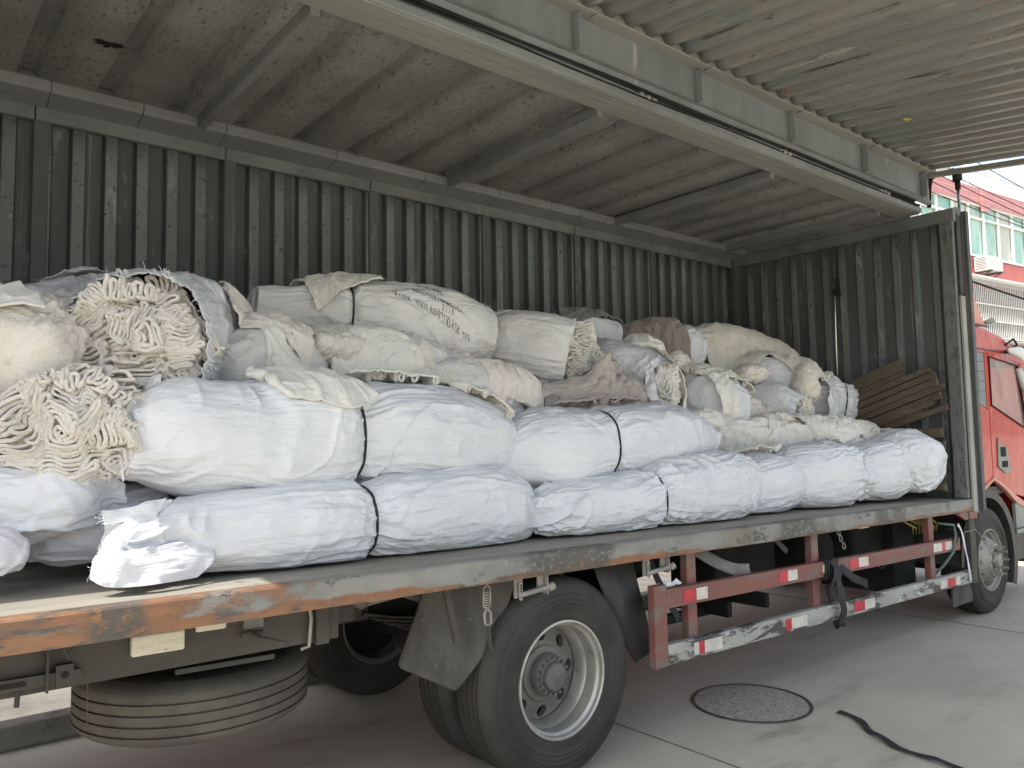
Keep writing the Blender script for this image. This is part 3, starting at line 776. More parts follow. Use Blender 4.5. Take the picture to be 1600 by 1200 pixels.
# front wheels
def front_wheel(cx, y0, name, s=1):
    wheel = bpy.data.objects.new(name, None); COL.objects.link(wheel); wheel.parent = TR
    wheel.location = Vector((cx, y0, R_T)) - TR.location
    tyre('tyre', cx, y0, wheel)
    b = MB(); b.lathe_y([(.300,y0+.012),(.298,y0-.004),(.290,y0-.006),(.284,y0+.0),(.280,y0+.02),(.262,y0+.04),(.258,y0+.09)], cx, R_T, 72)
    autosmooth(part(b, 'rim', 'rim_grey', wheel), 30)
    b = MB()
    yr = lambda r: y0 + .075 - .135*(1-max(min((r-.14)/.12,1),0))**1.0
    dish_with_holes(b, cx, R_T, yr, .165, .262, 10, .222, .022, .05)
    b.lathe_y([(.166,yr(.166)),(.158,y0-.05),(.145,y0-.055),(.11,y0-.05),(.104,y0-.02),(.1,y0+.0),(0,y0+.0)], cx, R_T, 48)
    autosmooth(part(b, 'rim_disc', 'rim_grey', wheel), 30)
    b = MB(); b.lathe_y([(.08,y0),(.075,y0-.06),(.055,y0-.085),(0,y0-.09)], cx, R_T, 32); autosmooth(part(b, 'hub', 'rim_grey', wheel), 30)
    for k in range(10):
        b = MB(); a = 2*math.pi*k/10
        b.tube([(cx+.132*math.cos(a), y0-.05, R_T+.132*math.sin(a)), (cx+.132*math.cos(a), y0-.085, R_T+.132*math.sin(a))], .017, 6)
        b.tube([(cx+.132*math.cos(a), y0-.085, R_T+.132*math.sin(a)), (cx+.132*math.cos(a), y0-.115, R_T+.132*math.sin(a))], .010, 8)
        part(b, 'wheel_nut', 'rim_grey', wheel)
    b = MB(); b.lathe_y([(.262,y0+.14),(0,y0+.14)], cx, R_T, 32); part(b, 'brake_drum', 'black', wheel)
front_wheel(8.46, .05, 'front_wheel')
wi = bpy.data.objects.new('far_front_wheel', None); COL.objects.link(wi); wi.parent = TR; wi.location = Vector((8.46,2.25,R_T))-TR.location
tyre('tyre', 8.46, 2.25, wi)
b = MB(); b.lathe_y([(.29,2.27),(.1,2.3),(0,2.3)], 8.46, R_T, 32); part(b, 'rim', 'rim_dish', wi)
b = MB(); b.tube([(8.46,.3,R_T),(8.46,.6,.42),(8.46,2.0,.42),(8.46,2.3,R_T)], .06, 10); part(b, 'front_axle', 'under_dark', smooth=True)

# mudflap in front of... behind the rear wheel, bent
vs = [(2.12,.115,1.085),(2.60,.10,1.085),(2.60,.09,.98),(2.42,.085,.82),(2.215,.115,.60),(2.19,.14,.575),(1.99,.30,.68),(2.03,.30,.78),(2.12,.28,.95)]
V = []; 
G = np.zeros((9, 9, 3))
TL, TR_, BL, BR = np.array([2.16,.34,1.09]), np.array([2.56,.12,1.09]), np.array([1.97,.33,.675]), np.array([2.17,.13,.56])
for i in range(9):
    u = i/8
    for j in range(9):
        v = j/8
        p = (TL*(1-u)+TR_*u)*(1-v) + (BL*(1-u)+BR*u)*v
        p = p + np.array([.07*math.sin(v*math.pi)*u, -.06*math.sin(u*math.pi)*v, 0]) + np.array([.0,-.012,0])*noise(u*4, v*4, 3)
        G[i, j] = p
idx = np.arange(81).reshape(9,9)
F = np.stack([idx[:-1,:-1], idx[1:,:-1], idx[1:,1:], idx[:-1,1:]], -1).reshape(-1,4)
o = mesh_obj('mudflap', G.reshape(-1,3), F, 'flap', TR, True); md = o.modifiers.new('thickness','SOLIDIFY'); md.thickness = .012
md = o.modifiers.new('s','SUBSURF'); md.levels = 1; md.render_levels = 1
b = MB(); b.bar((2.11,.12,1.06),(2.16,.10,.80),.03,.02); b.tube([(2.11,.115,1.085),(2.11,.09,1.085)], .018, 8); part(b, 'flap_stay', 'sill_brown')
b = MB(); # turnbuckle and loop
for dx in (-.02,.02): b.tube([(2.31+dx,.06,1.04),(2.31+dx,.06,.955)], .005, 6)
b.tube([(2.29,.06,1.04),(2.31,.06,1.055),(2.33,.06,1.04)], .005, 6); b.tube([(2.29,.06,.955),(2.31,.06,.945),(2.33,.06,.955)], .005, 6)
for k in range(6): b.tube([(2.297,.06,1.02-k*.012),(2.323,.06,1.02-k*.012)], .004, 6)
b.tube([(2.31,.06,1.055),(2.31,.04,1.10)], .006, 6)
b.tube([(2.31,.06,.945),(2.292,.06,.92),(2.297,.06,.875),(2.315,.06,.862),(2.333,.06,.875),(2.332,.06,.92),(2.312,.06,.945)], .0065, 6)
part(b, 'turnbuckle', 'steel_light', smooth=True)
b = MB(); b.bar((2.315,.065,.865),(2.35,.085,.74),.028,.006,(1,0,0)); part(b, 'flap_strap', 'flap')
# latches hanging from the edge beam
def latch(x, y, z):
    b = MB(); b.box(x, x+.05, y-.01, y+.005, z-.10, z); b.box(x+.15, x+.19, y-.01, y+.005, z-.09, z+.0); b.box(x+.19,x+.195,y-.04,y+.01,z-.1,z)
    b.tube([(x+.02,y-.02,z-.085),(x+.22,y-.03,z-.065)], .014, 8); b.tube([(x+.20,y-.03,z-.07),(x+.235,y-.035,z-.062)], .021, 10)
    for k in range(8): b.tube([(x+.025,y-.02,z-.03-k*.01),(x+.025,y-.028,z-.03-k*.01)], .013-.001*(k%3), 6)
    part(b, 'drop_latch', 'steel_light', bevel=.002)
latch(2.47, .05, zd(2.5)-.112); latch(3.43, .06, zd(3.4)-.112)
# front mudguard behind... of the rear wheel (dark plastic sheet)
def sheet(name, mat, pts_top, pts_bot, parent=None, th=.008):
    n = len(pts_top); V = [tuple(p) for p in pts_top] + [tuple(p) for p in pts_bot]
    o = mesh_obj(name, V, [(i, i+1, n+i+1, n+i) for i in range(n-1)], mat, parent or TR, True)
    md = o.modifiers.new('thickness','SOLIDIFY'); md.thickness = th; return o
sheet('rear_mudguard', 'black', [(3.1,.16,1.07),(3.3,.16,1.04),(3.42,.16,.9),(3.5,.16,.7),(3.56,.16,.5)], [(3.1,.7,1.07),(3.3,.7,1.04),(3.42,.7,.9),(3.5,.7,.7),(3.56,.7,.5)])
sheet('mudguard_skirt', 'cab_black', [(3.1,.14,1.06),(3.25,.14,1.06),(3.42,.14,1.06)], [(3.32,.15,.62),(3.44,.15,.46),(3.62,.16,.5)])

# ---------------------------------------------------------------- side guard
gz = lambda x: -.017*(x-3.5)
b = MB(); b.box(3.57, 7.66, .005, .055, .765, .875, -.017*4.09); part(b, 'upper_guard_bar', 'red_guard', bevel=.005, segs=2)
b = MB(); b.box(3.57, 7.88, .005, .055, .448, .560, -.017*4.31); part(b, 'lower_guard_bar', 'grey_guard', bevel=.005, segs=2)
b = MB(); b.box(3.46, 3.568, .003, .057, .443, .905); part(b, 'guard_end_post', 'red_guard', bevel=.006, segs=2)
for x, w_ in ((3.83,.085),(5.24,.09),(7.16,.09)):
    b = MB(); b.box(x, x+w_, .06, .115, .50+gz(x), zd(x)-.114); part(b, 'guard_upright', 'red_guard', bevel=.004)
def tape(x, z0, h, cols, base):
    for i, (c, w_) in enumerate(cols):
        zz = z0 + gz(x)
        b = MB(); b.box(x, x+w_-.004, .0018, .0045, zz, zz+h, -.017*w_); part(b, 'reflector_strip', c); x += w_
tape(3.72, .785, .07, (('tape_red', .12), ('tape_white', .11)), 'u')
tape(4.72, .79, .07, (('tape_red', .11), ('tape_white', .12)), 'u')
tape(5.28, .80, .055, (('tape_white', .1),), 'u')
tape(5.66, .79, .07, (('tape_red', .14), ('tape_white', .15)), 'u')
tape(7.1, .79, .07, (('tape_white', .17), ('tape_red', .07), ('tape_white', .14)), 'u')
tape(3.80, .468, .072, (('tape_white', .05), ('tape_red', .05), ('tape_white', .18)), 'l')
tape(4.78, .468, .072, (('tape_red', .07), ('tape_white', .2)), 'l')
tape(5.70, .468, .072, (('tape_red', .16), ('tape_white', .16)), 'l')
tape(7.2, .468, .072, (('tape_white', .14), ('tape_red', .17), ('tape_white', .1)), 'l')
b = MB()
rr = random.Random(4)
for k in range(16):
    x = 3.5+rr.uniform(-.03,.2); b.tube([(x,.03+rr.uniform(0,.03),.885),(x+.03,.05,.895+rr.uniform(0,.02)),(x+.06,.04,.885)], .006, 5)
part(b, 'crumpled_tape_wrap', 'plastic_thin')
# webbing tied round the bars
o = ribbon('knotted_strap', [(5.38,-.01,.85),(5.40,-.03,.80),(5.39,-.045,.72),(5.41,-.05,.62),(5.44,-.05,.52),(5.45,-.03,.42),(5.47,.0,.37),(5.49,.04,.42),(5.47,.05,.55),(5.45,.05,.66)], .085, 'rubber_strap', TR, .006, lambda t: (1,0,.1))
o = ribbon('strap_tail', [(5.45,-.03,.79),(5.52,-.06,.74),(5.60,-.05,.70),(5.70,-.08,.66),(5.76,-.07,.63)], .06, 'rubber_strap', TR, .006, lambda t: (.3,0,1))
o = ribbon('strap_tail', [(5.40,-.03,.80),(5.34,-.05,.74),(5.32,-.03,.66),(5.33,-.04,.6)], .045, 'rubber_strap', TR, .006, lambda t: (1,0,.2))
b = MB()
for k in range(5):
    x = 5.30+k*.038; z = .82+gz(5.3)
    b.tube([(x,-.006,z-.06),(x+.012,-.006,z+.058),(x+.02,.03,z+.064),(x+.024,.064,z+.055),(x+.012,.066,z-.06),(x,.03,z-.068),(x-.002,-.006,z-.06)], .010, 6, 1)
part(b, 'strap_wrap', 'rubber_strap', smooth=True)
o = ribbon('hanging_strap', [(4.02,.30,1.09),(4.12,.22,1.02),(4.26,.13,.93),(4.38,.10,.885),(4.5,.08,.872)], .08, 'strap_grey', TR, .006, lambda t: (1-t,.2,.5+t))
o = ribbon('hanging_strap', [(5.3,.6,1.09),(5.45,.5,.95),(5.55,.45,.85)], .05, 'strap_grey', TR, .006, lambda t: (1,0,.1))
o = ribbon('guard_strap', [(3.62,.2,1.08),(3.64,.14,.92),(3.68,.1,.80),(3.76,.08,.66)], .05, 'rubber_strap', TR, .006, lambda t: (1,0,.2))
# chain with shackle
b = MB()
for k, (x, z) in enumerate(((5.72,1.06),(5.73,1.015),(5.76,.965),(5.80,.905))):
    L_ = .032; dx = .012
    b.tube([(x-dx,.12,z),(x-dx*.6,.12,z+L_*.6),(x+dx*.6,.12,z+L_*.6),(x+dx+.012,.12,z),(x+dx+.016,.12,z-L_*.7),(x+.01,.12,z-L_),(x-dx,.12,z-L_*.5),(x-dx,.12,z)], .005, 6)
part(b, 'chain', 'steel_light', smooth=True)
# tanks, boxes and plumbing hung on the chassis
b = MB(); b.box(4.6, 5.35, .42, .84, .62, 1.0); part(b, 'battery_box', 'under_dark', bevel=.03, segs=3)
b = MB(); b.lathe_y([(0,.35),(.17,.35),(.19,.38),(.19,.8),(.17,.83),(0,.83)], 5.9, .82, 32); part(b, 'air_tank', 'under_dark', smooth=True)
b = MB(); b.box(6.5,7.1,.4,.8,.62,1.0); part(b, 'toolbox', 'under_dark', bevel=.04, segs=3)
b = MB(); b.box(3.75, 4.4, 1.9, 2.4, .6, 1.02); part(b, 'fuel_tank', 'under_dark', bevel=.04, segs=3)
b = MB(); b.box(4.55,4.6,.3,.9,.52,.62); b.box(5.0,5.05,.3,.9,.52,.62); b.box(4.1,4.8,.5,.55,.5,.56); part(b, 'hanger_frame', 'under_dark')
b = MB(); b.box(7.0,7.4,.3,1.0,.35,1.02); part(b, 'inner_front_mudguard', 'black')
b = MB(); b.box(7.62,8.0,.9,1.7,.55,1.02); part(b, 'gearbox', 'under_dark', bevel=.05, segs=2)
rr = random.Random(12); b = MB()
for k in range(9):
    x = 7.0+k*.06; b.tube([(x,.25+rr.uniform(-.05,.05),1.05),(x+rr.uniform(-.05,.05),.2,.98),(x+.08,.16,.93+rr.uniform(-.03,.03)),(x+.16,.2,.86)], .010, 6)
part(b, 'yellow_cables', 'yellow_cable', smooth=True)
b = MB(); b.tube([(7.38,.08,.95),(7.50,-.01,.93),(7.52,-.015,.84),(7.46,-.012,.70),(7.36,.04,.58),(7.28,.1,.5)], .013, 8); part(b, 'air_hose', 'green_hose', smooth=True)
b = MB(); b.tube([(7.45,.04,.9),(7.52,-.01,.88),(7.55,-.012,.80),(7.5,-.01,.75)], .011, 8); b.tube([(6.22,.08,.77),(6.24,.08,.70),(6.31,.08,.675),(6.38,.08,.70),(6.4,.08,.77)], .009, 8); part(b, 'black_hose', 'black', smooth=True)
o = ribbon('plastic_strip', [(7.60,-.005,.93),(7.66,-.01,.86),(7.72,-.01,.7),(7.77,-.01,.55),(7.80,-.01,.40)], .028, 'plastic_thin', TR, .003, lambda t: (1,0,.2))
b = MB(); b.tube([(7.8,.02,.84),(8.0,-.0,.85),(8.15,0.02,.78),(8.3,.02,.68)], .005, 5); part(b, 'loose_wire', 'steel_light', smooth=True)

# ---------------------------------------------------------------- box body
WT = 3.80
for (nm, y0_, y1_) in (('far_wall', 2.50, 2.56),):
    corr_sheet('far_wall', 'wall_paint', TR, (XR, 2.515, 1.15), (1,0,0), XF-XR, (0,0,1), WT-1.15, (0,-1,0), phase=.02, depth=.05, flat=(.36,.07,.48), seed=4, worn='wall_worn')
b = MB(); b.box(XR, XF, 2.56, 2.575, 1.1, 3.95); part(b, 'outer_skin', 'wall_paint')
b = MB()
for k, x in enumerate((-.35, .70, 1.87, 3.03, 4.17, 5.31, 6.45, 7.55)):
    b.box(x, x+.085, 2.492, 2.52, 1.2, WT-.008)
part(b, 'wall_post', 'wall_paint', bevel=.004)
b = MB(); xs = [XR,.705,1.875,3.035,4.175,5.315,6.455,XF-.02]
for i in range(len(xs)-1): b.box(xs[i]+.003, xs[i+1]-.003, 2.483-(i%2)*.003, 2.53, WT-.02, 3.93)
part(b, 'wall_header', 'wall_trim', bevel=.004)
# cant rail below the ceiling
b = MB(); b.prism_x = None
def prism_x(b, poly, x0, x1):
    n = len(poly); k = len(b.v)
    b.v += [(x0, y, z) for y, z in poly] + [(x1, y, z) for y, z in poly]
    b.f.append(tuple(k+i for i in range(n))); b.f.append(tuple(k+n+i for i in range(n))[::-1])
    for i in range(n): b.f.append((k+i, k+n+i, k+n+(i+1)%n, k+(i+1)%n))
    return b
b = MB()
xs = [XR]; rr = random.Random(2)
while xs[-1] < XF-.1: xs.append(min(xs[-1]+rr.uniform(.5,.9), XF-.02))
for i in range(len(xs)-1):
    j = rr.uniform(-.002,.002)
    prism_x(b, [(2.35+j,4.03),(2.30+j,3.968),(2.30+j,3.925),(2.315+j,3.905),(2.48,3.865),(2.48,4.03)], xs[i]+.0015, xs[i+1]-.0015)
part(b, 'cant_rail', 'rail_grey', bevel=.003)
# ceiling: shallow ribs
b = MB(); per = .425
prof = []
x = XR
k = 0
P = []
while x < XF:
    P += [(x, 3.978), (x+.30, 3.978), (x+.312, 4.034), (x+.413, 4.034)]; x += per
P = [(min(px, XF), z) for px, z in P] + [(XF, 3.978)]
ys = np.linspace(.5, 2.55, 20)
vs = []; 
for (px, z) in P:
    for y in ys: vs.append((px, y, z + .004*float(fbm(px*2, y*2, 0, 5, 2))))
idx = np.arange(len(P)*20).reshape(len(P), 20)
F = np.stack([idx[:-1,:-1], idx[1:,:-1], idx[1:,1:], idx[:-1,1:]], -1).reshape(-1,4)
o = mesh_obj('ceiling', vs, F, 'ceiling_paint', TR); md = o.modifiers.new('thickness','SOLIDIFY'); md.thickness = .004
b = MB(); b.box(XR, XF+.1, .45, 2.58, 4.11, 4.13); part(b, 'roof_skin', 'wall_trim')
for x in (-.42, 1.62, 3.66, 5.70, 7.55):
    b = MB(); b.box(x, x+.055, .54, 2.30, 3.898, 3.977); b.box(x+.055, x+.11, .54, 2.30, 3.968, 3.977); part(b, 'roof_bow', 'rail_grey', bevel=.003)
# a hole rusted through near the rear
b = MB(); pts = []
rr = random.Random(9)
for k in range(22):
    a = 2*math.pi*k/22; q = .045*(1+rr.uniform(-.45,.6)); pts.append((.93+q*1.5*math.cos(a), 1.62+q*.8*math.sin(a), 3.970))
b.add([(.93,1.62,3.970)]+pts, [(0,i+1,(i+1)%22+1) for i in range(22)]); part(b, 'torn_patch', 'black')
# near side roof beam
b = MB(); prism_x(b, [(.32,3.93),(.425,3.93),(.43,3.936),(.545,3.936),(.545,4.09),(.42,4.09),(.42,4.0),(.32,4.0)], XR, XF-.02)
part(b, 'roof_side_beam', 'beam_tan', bevel=.004)
b = MB(); prism_x(b, [(.316,3.934),(.302,3.94),(.302,3.985),(.319,3.985)], XR, XF-.02); part(b, 'beam_lip', 'web_grey', bevel=.003)
b = MB(); rr = random.Random(8)
for q, (y, z, r_) in enumerate(((.300,4.034,.013),(.312,4.03,.012),(.300,3.992,.007))):
    pts = [(x, y+.006*math.sin(x*3+q*2), z+.006*math.sin(x*2.3+q)) for x in np.arange(XR, XF, .18)]
    b.tube(pts, r_, 6)
part(b, 'cable_run', 'black', smooth=True)
for x in (3.82, 5.52, 7.2):
    b = MB(); b.tube([(x,.315,4.005),(x+.03,.31,4.003)], .022, 8); b.tube([(x+.03,.31,4.0),(x+.10,.31,4.005)], .010, 8); b.tube([(x+.06,.31,4.0),(x+.09,.30,3.998)], .018, 8); b.tube([(x+.12,.315,4.004),(x+.17,.315,4.004)], .016, 8)
    part(b, 'hose_coupling', 'steel_light', smooth=True)
b = MB()
for k in range(30):
    x = 7.3+k*.02; b.tube([(x,.31,4.0+rr.uniform(-.02,.02)),(x+.03,.29,4.0+rr.uniform(-.02,.02)),(x+.06,.31,4.0+rr.uniform(-.02,.02))], .007, 5)
part(b, 'cable_tangle', 'black')

# ---------------------------------------------------------------- swung-up side panel (wing)
WX0, WX1 = XR+.02, 8.12
wg = bpy.data.objects.new('side_panel', None); COL.objects.link(wg); wg.parent = TR; wg.location = Vector((3.5,.3,4.1))-TR.location
b = MB(); prism_x(b, [(.285,4.036),(.25,4.046),(.280,4.095),(.31,4.095),(.31,4.036)], WX0, WX1); part(b, 'lower_flange', 'web_grey', wg, bevel=.003)
b = MB(); b.box(WX0, WX1, .30, .312, 4.085, 4.345); part(b, 'web_plate', 'web_grey', wg)
for x in [2.02+1.19*k for k in range(-2, 6)]:
    b = MB(); b.box(x, x+.012, .235, .299, 4.09, 4.33); b.box(x+.012, x+.10, .285, .299, 4.09, 4.33); part(b, 'web_stiffener', 'web_grey', wg, bevel=.003)
b = MB(); b.box(WX0, WX1-.01, .195, .31, 4.335, 4.41)
for x in (3.32, 4.45, 5.64, 6.86): b.box(x, x+.05, .19, .26, 4.325, 4.334)
part(b, 'top_flange', 'beam_tan', wg, bevel=.004)
slope = .118
wy0, wy1 = .20, -2.05
L_ = (wy0-wy1)
nrm = np.array([0, -slope, -1])/math.hypot(1, slope)
vdir = np.array([0, -1, -slope])/math.hypot(1, slope)
corr_sheet('corrugated_skin', 'panel_paint', wg, (WX0, wy0, 4.345), (1,0,0), WX1-WX0-.05, tuple(vdir), L_*math.hypot(1,slope), tuple(nrm), phase=.0, depth=.040, flat=(.28,.16,.38), seed=9, dent=.004, nv=24)
b = MB(); b.bar((WX1-.02, wy0+.1, 4.33), (WX1-.02, wy1, 4.33-slope*(wy0+.1-wy1)), .05, .05); part(b, 'panel_end_frame', 'beam_tan', wg, bevel=.003)
b = MB(); b.bar((WX0+.02, wy0+.1, 4.33), (WX0+.02, wy1, 4.33-slope*(wy0+.1-wy1)), .05, .06); part(b, 'panel_end_frame', 'beam_tan', wg, bevel=.003)
b = MB(); b.bar((WX0, wy1, 4.33-slope*L_), (WX1, wy1, 4.33-slope*L_), .05, .07); part(b, 'panel_edge_frame', 'beam_tan', wg, bevel=.003)
b = MB(); b.bar((WX1-.006,.30,4.04),(WX1-.006,.30,4.34),.03,.06,(1,0,0)); b.bar((WX1-.006,.30,4.36),(WX1-.006,.08,4.34),.03,.05); part(b, 'corner_bracket', 'beam_light', wg)
b = MB()
rr = random.Random(1)
cx_, cy_ = 6.28, -.33
pts = []
for k in range(14):
    a = 2*math.pi*k/14; q = .036*(1+rr.uniform(-.2,.2)); yy = cy_+q*.8*math.sin(a); pts.append((cx_+q*math.cos(a), yy, 4.345-slope*(.2-yy)-.0405))
b.add(pts, [tuple(range(14))]); part(b, 'yellow_blot', 'yellow_paint', wg)
b = MB(); b.tube([(8.15,.30,4.02),(8.15,.29,4.2),(8.15,.27,4.30),(8.15,.20,4.345),(8.15,.05,4.335)], .022, 8); part(b, 'rubber_seal', 'black', wg, smooth=True)
# lifting strut
b = MB(); b.tube([(8.14,.02,4.33),(8.14,.02,4.22)], .045, 10); b.tube([(8.14,.02,4.22),(8.14,.02,4.13)], .026, 10); sm = part(b, 'strut_head', 'black', wg, smooth=True)
b = MB(); b.tube([(8.14,.02,4.16),(8.13,.01,3.5)], .015, 10); part(b, 'strut_rod', 'chrome', TR, smooth=True)
b = MB(); b.tube([(8.13,.01,3.62),(8.12,.0,2.6)], .026, 10); part(b, 'strut_cylinder', 'dark_steel', TR, smooth=True)

# ---------------------------------------------------------------- front wall
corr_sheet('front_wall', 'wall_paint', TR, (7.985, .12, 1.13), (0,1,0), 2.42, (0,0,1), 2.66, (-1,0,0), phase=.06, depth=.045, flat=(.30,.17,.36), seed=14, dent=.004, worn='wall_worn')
b = MB(); b.box(8.0, 8.02, .0, 2.575, 1.05, 3.9); part(b, 'front_skin', 'wall_paint')
b = MB(); prism = [(7.93,3.78),(7.93,3.90),(8.02,3.93),(8.1,3.93),(8.1,3.78)]; b.prism_y(prism, -.0, 2.55); part(b, 'front_header', 'wall_trim', bevel=.004)
b = MB(); b.prism_y([(7.95,3.90),(7.95,4.12),(8.02,4.12),(8.02,3.93)], .43, 2.55); part(b, 'front_roof_beam', 'ceiling_paint')
b = MB(); b.box(7.90, 8.06, 2.44, 2.50, 1.2, 3.9); part(b, 'rear_corner_post', 'wall_paint', bevel=.003)
b = MB(); b.box(7.925, 7.98, .015, .135, 1.14, 3.785); part(b, 'inner_post', 'wall_trim', bevel=.004)
def post_mat():
    m = weather('flaking_post', (.13,.135,.13), (.175,.18,.17), 4, .6, (1,1,.6), [((.085,.087,.083), 14, .50, .60, (1.5,1.5,.5)), ((.055,.055,.053), 10, .62, .65, (1,1,2.2)), ((.25,.25,.235), 26, .68, .74, (1,1,1))], (.7, 40)); return m
MT['post'] = post_mat()
b = MB(); b.box(7.905, 7.924, .008, .12, 1.14, 3.76); part(b, 'post_face', 'post', bevel=.002)
b = MB(); b.box(7.985, 8.075, -.012, .013, 1.0, 3.06); part(b, 'corner_post', 'beam_light', bevel=.006, segs=2)
b = MB(); b.box(8.08, 8.12, -.012, .05, .95, 3.85); b.box(7.99, 8.075, -.006, .012, 3.07, 3.85); part(b, 'corner_edge', 'dark_steel', bevel=.004)
b = MB(); b.box(8.125, 8.19, -.04, .05, 1.02, 3.9); part(b, 'corner_flange', 'wall_paint', bevel=.004)
b = MB(); b.box(7.86, 8.04, -.014, .03, .955, zd(7.9)-.115); b.prism_y([(7.62,zd(7.7)-.117),(7.86,zd(7.7)-.117),(7.86,.95),(7.80,.95)], .0, .03); part(b, 'corner_gusset', 'red_guard', bevel=.003)
b = MB(); b.box(7.93, 8.05, .02, .06, .36, .95); part(b, 'front_mudflap', 'flap'); 
b = MB(); b.box(7.6, 8.04, .07, .085, .18, .42); part(b, 'front_mudflap_skirt', 'flap')
# vertical lifting rod in front of the bulkhead
b = MB(); b.tube([(7.90,1.19,3.78),(7.90,1.21,3.0),(7.90,1.23,1.6)], .011, 8); part(b, 'bulkhead_rod', 'chrome', smooth=True)
b = MB(); b.box(7.86,7.93,1.15,1.21,3.24,3.30); b.tube([(7.9,1.18,3.30),(7.9,1.18,3.42)], .018, 8); part(b, 'rod_clamp', 'black')
# unseen rear wall (closed doors), cut short so sun reaches the near deck edge
b = MB(); b.box(XR-.05, XR-.01, .34, 2.6, 1.1, 4.1); part(b, 'rear_door', 'wall_paint')

# ---------------------------------------------------------------- cab
cb = bpy.data.objects.new('cab', None); COL.objects.link(cb); cb.parent = TR; cb.location = Vector((9.3,1.3,.6))-TR.location
CY0, CY1 = .10, 2.48
def side(polys, name, mat, y=CY0, th=.03, parent=cb, **k):
    b = MB()
    for p in polys: b.prism_y(p, y, y+th)
    return part(b, name, mat, parent, **k)
# outline of the side: rear edge 8.40, window openings left free
side([[(8.40,1.16),(8.40,2.60),(8.46,2.60),(8.46,2.20),(8.50,2.06),(8.80,1.98),(8.80,1.30),(8.62,1.22),(8.50,1.19)]], 'rear_quarter_panel', 'cab_red', bevel=.01, segs=2)
side([[(8.46,2.565),(8.46,2.60),(8.80,2.60),(8.80,2.565)], [(8.765,2.56),(8.80,2.56),(8.80,1.982),(8.768,1.99)]], 'window_pillar', 'cab_red', bevel=.004)
side([[(8.462,2.20),(8.462,2.562),(8.76,2.562),(8.763,1.995),(8.50,2.065)]], 'quarter_window', 'louvre', y=CY0+.006, th=.02)
b = MB()
for k in range(4): b.box(8.47, 8.76, CY0+.002, CY0+.006, 2.17+k*.1, 2.174+k*.1)
part(b, 'window_louvre_line', 'cab_black', cb)
door = side([[(8.81,1.30),(8.81,2.02),(8.86,2.03),(9.74,1.80),(9.90,1.80),(9.90,1.10),(9.6,1.06),(9.35,1.10),(9.0,1.22)],
      [(8.81,2.02),(8.81,2.60),(8.86,2.56),(8.86,2.03)], [(8.84,2.52),(8.81,2.60),(9.72,2.50),(9.70,2.46)], [(9.72,2.50),(9.90,1.80),(9.84,1.80),(9.66,2.48)]], 'door', 'cab_red', bevel=.006, segs=2)
side([[(8.865,2.035),(8.865,2.525),(9.66,2.47),(9.83,1.805),(9.74,1.803)]], 'door_window', 'glass', y=CY0+.012, th=.005, parent=door)
b = MB()
for p, q in (((8.863,2.032),(8.863,2.53)),((8.863,2.03),(9.74,1.802)),((8.863,2.53),(9.66,2.473)),((9.66,2.473),(9.84,1.803))):
    b.bar((p[0],CY0-.002,p[1]),(q[0],CY0-.002,q[1]),.012,.018,(0,1,0))
part(b, 'window_seal', 'black', door)
# roof and upper side
b = MB()
secs = []
roofp = [(8.40,2.60),(8.40,2.80),(8.46,2.84),(8.9,2.82),(9.3,2.77),(9.6,2.67),(9.85,2.55),(9.95,2.47),(9.72,2.50)]
b.prism_y(roofp, CY0+.0, CY1); part(b, 'roof', 'cab_red', cb, bevel=.03, segs=3)
b = MB(); b.box(8.40, 9.9, CY0-.004, CY0+.0, 2.592, 2.606); part(b, 'roof_seam', 'cab_black', cb)
b = MB(); b.box(8.40, 8.44, CY0+.03, CY1, 1.16, 2.6); b.prism_y([(8.40,1.16),(8.44,1.16),(8.44,1.2),(8.40,1.2)], CY0, CY1); part(b, 'back_panel', 'cab_red', cb)
b = MB(); b.prism_y([(8.4,1.16),(8.4,1.9),(10.03,1.9),(10.05,1.8),(10.1,.7),(9.6,1.0),(8.9,1.15)], CY1-.03, CY1); b.box(8.4,8.9,CY1-.03,CY1,1.9,2.6)
for k in range(16): b.box(8.9+k*.06, 8.93+k*.06, CY1-.03, CY1-.01, 1.9, 2.6); b.box(8.93+k*.06, 8.96+k*.06, CY1-.012, CY1-.004, 1.9, 2.6)
part(b, 'far_side_panel', 'white_plastic', cb); b = MB(); b.box(8.4, 9.9, CY1+.001, CY1+.02, 2.5, 2.62); part(b, 'far_drip_rail', 'cab_red', cb)
b = MB(); b.prism_y([(9.90,1.79),(10.02,1.79),(9.86,2.50),(9.74,2.50)], CY0, CY0+.06); part(b, 'front_pillar', 'cab_red', cb, bevel=.01)
b = MB(); b.prism_y([(10.03,1.8),(10.04,1.8),(9.88,2.5),(9.87,2.5)], CY0+.06, CY1-.06); part(b, 'windscreen', 'glass', cb)
b = MB(); b.prism_y([(9.91,.55),(9.91,1.78),(10.06,1.78),(10.14,1.2),(10.16,.55)], CY0, CY1); part(b, 'front_panel', 'cab_red', cb, bevel=.02, segs=2)
b = MB(); b.prism_y([(9.9,.32),(10.22,.32),(10.24,.62),(9.9,.62)], CY0-.02, CY1+.02); part(b, 'bumper', 'cab_black', cb, bevel=.02, segs=2)
b = MB(); b.box(8.445, 8.46, CY0+.04, CY1-.04, 1.2, 2.58); b.box(8.46, 9.7, CY0+.04, CY1-.04, 2.565, 2.585); part(b, 'cab_lining', 'cab_grey', cb)
b = MB(); b.box(8.5, 9.9, CY0+.035, CY1-.04, 1.12, 1.2); part(b, 'cab_floor', 'cab_black', cb)
b = MB(); b.box(9.7, 9.88, CY0+.05, CY1-.05, 1.2, 1.86); part(b, 'dashboard', 'cab_grey', cb, bevel=.03)
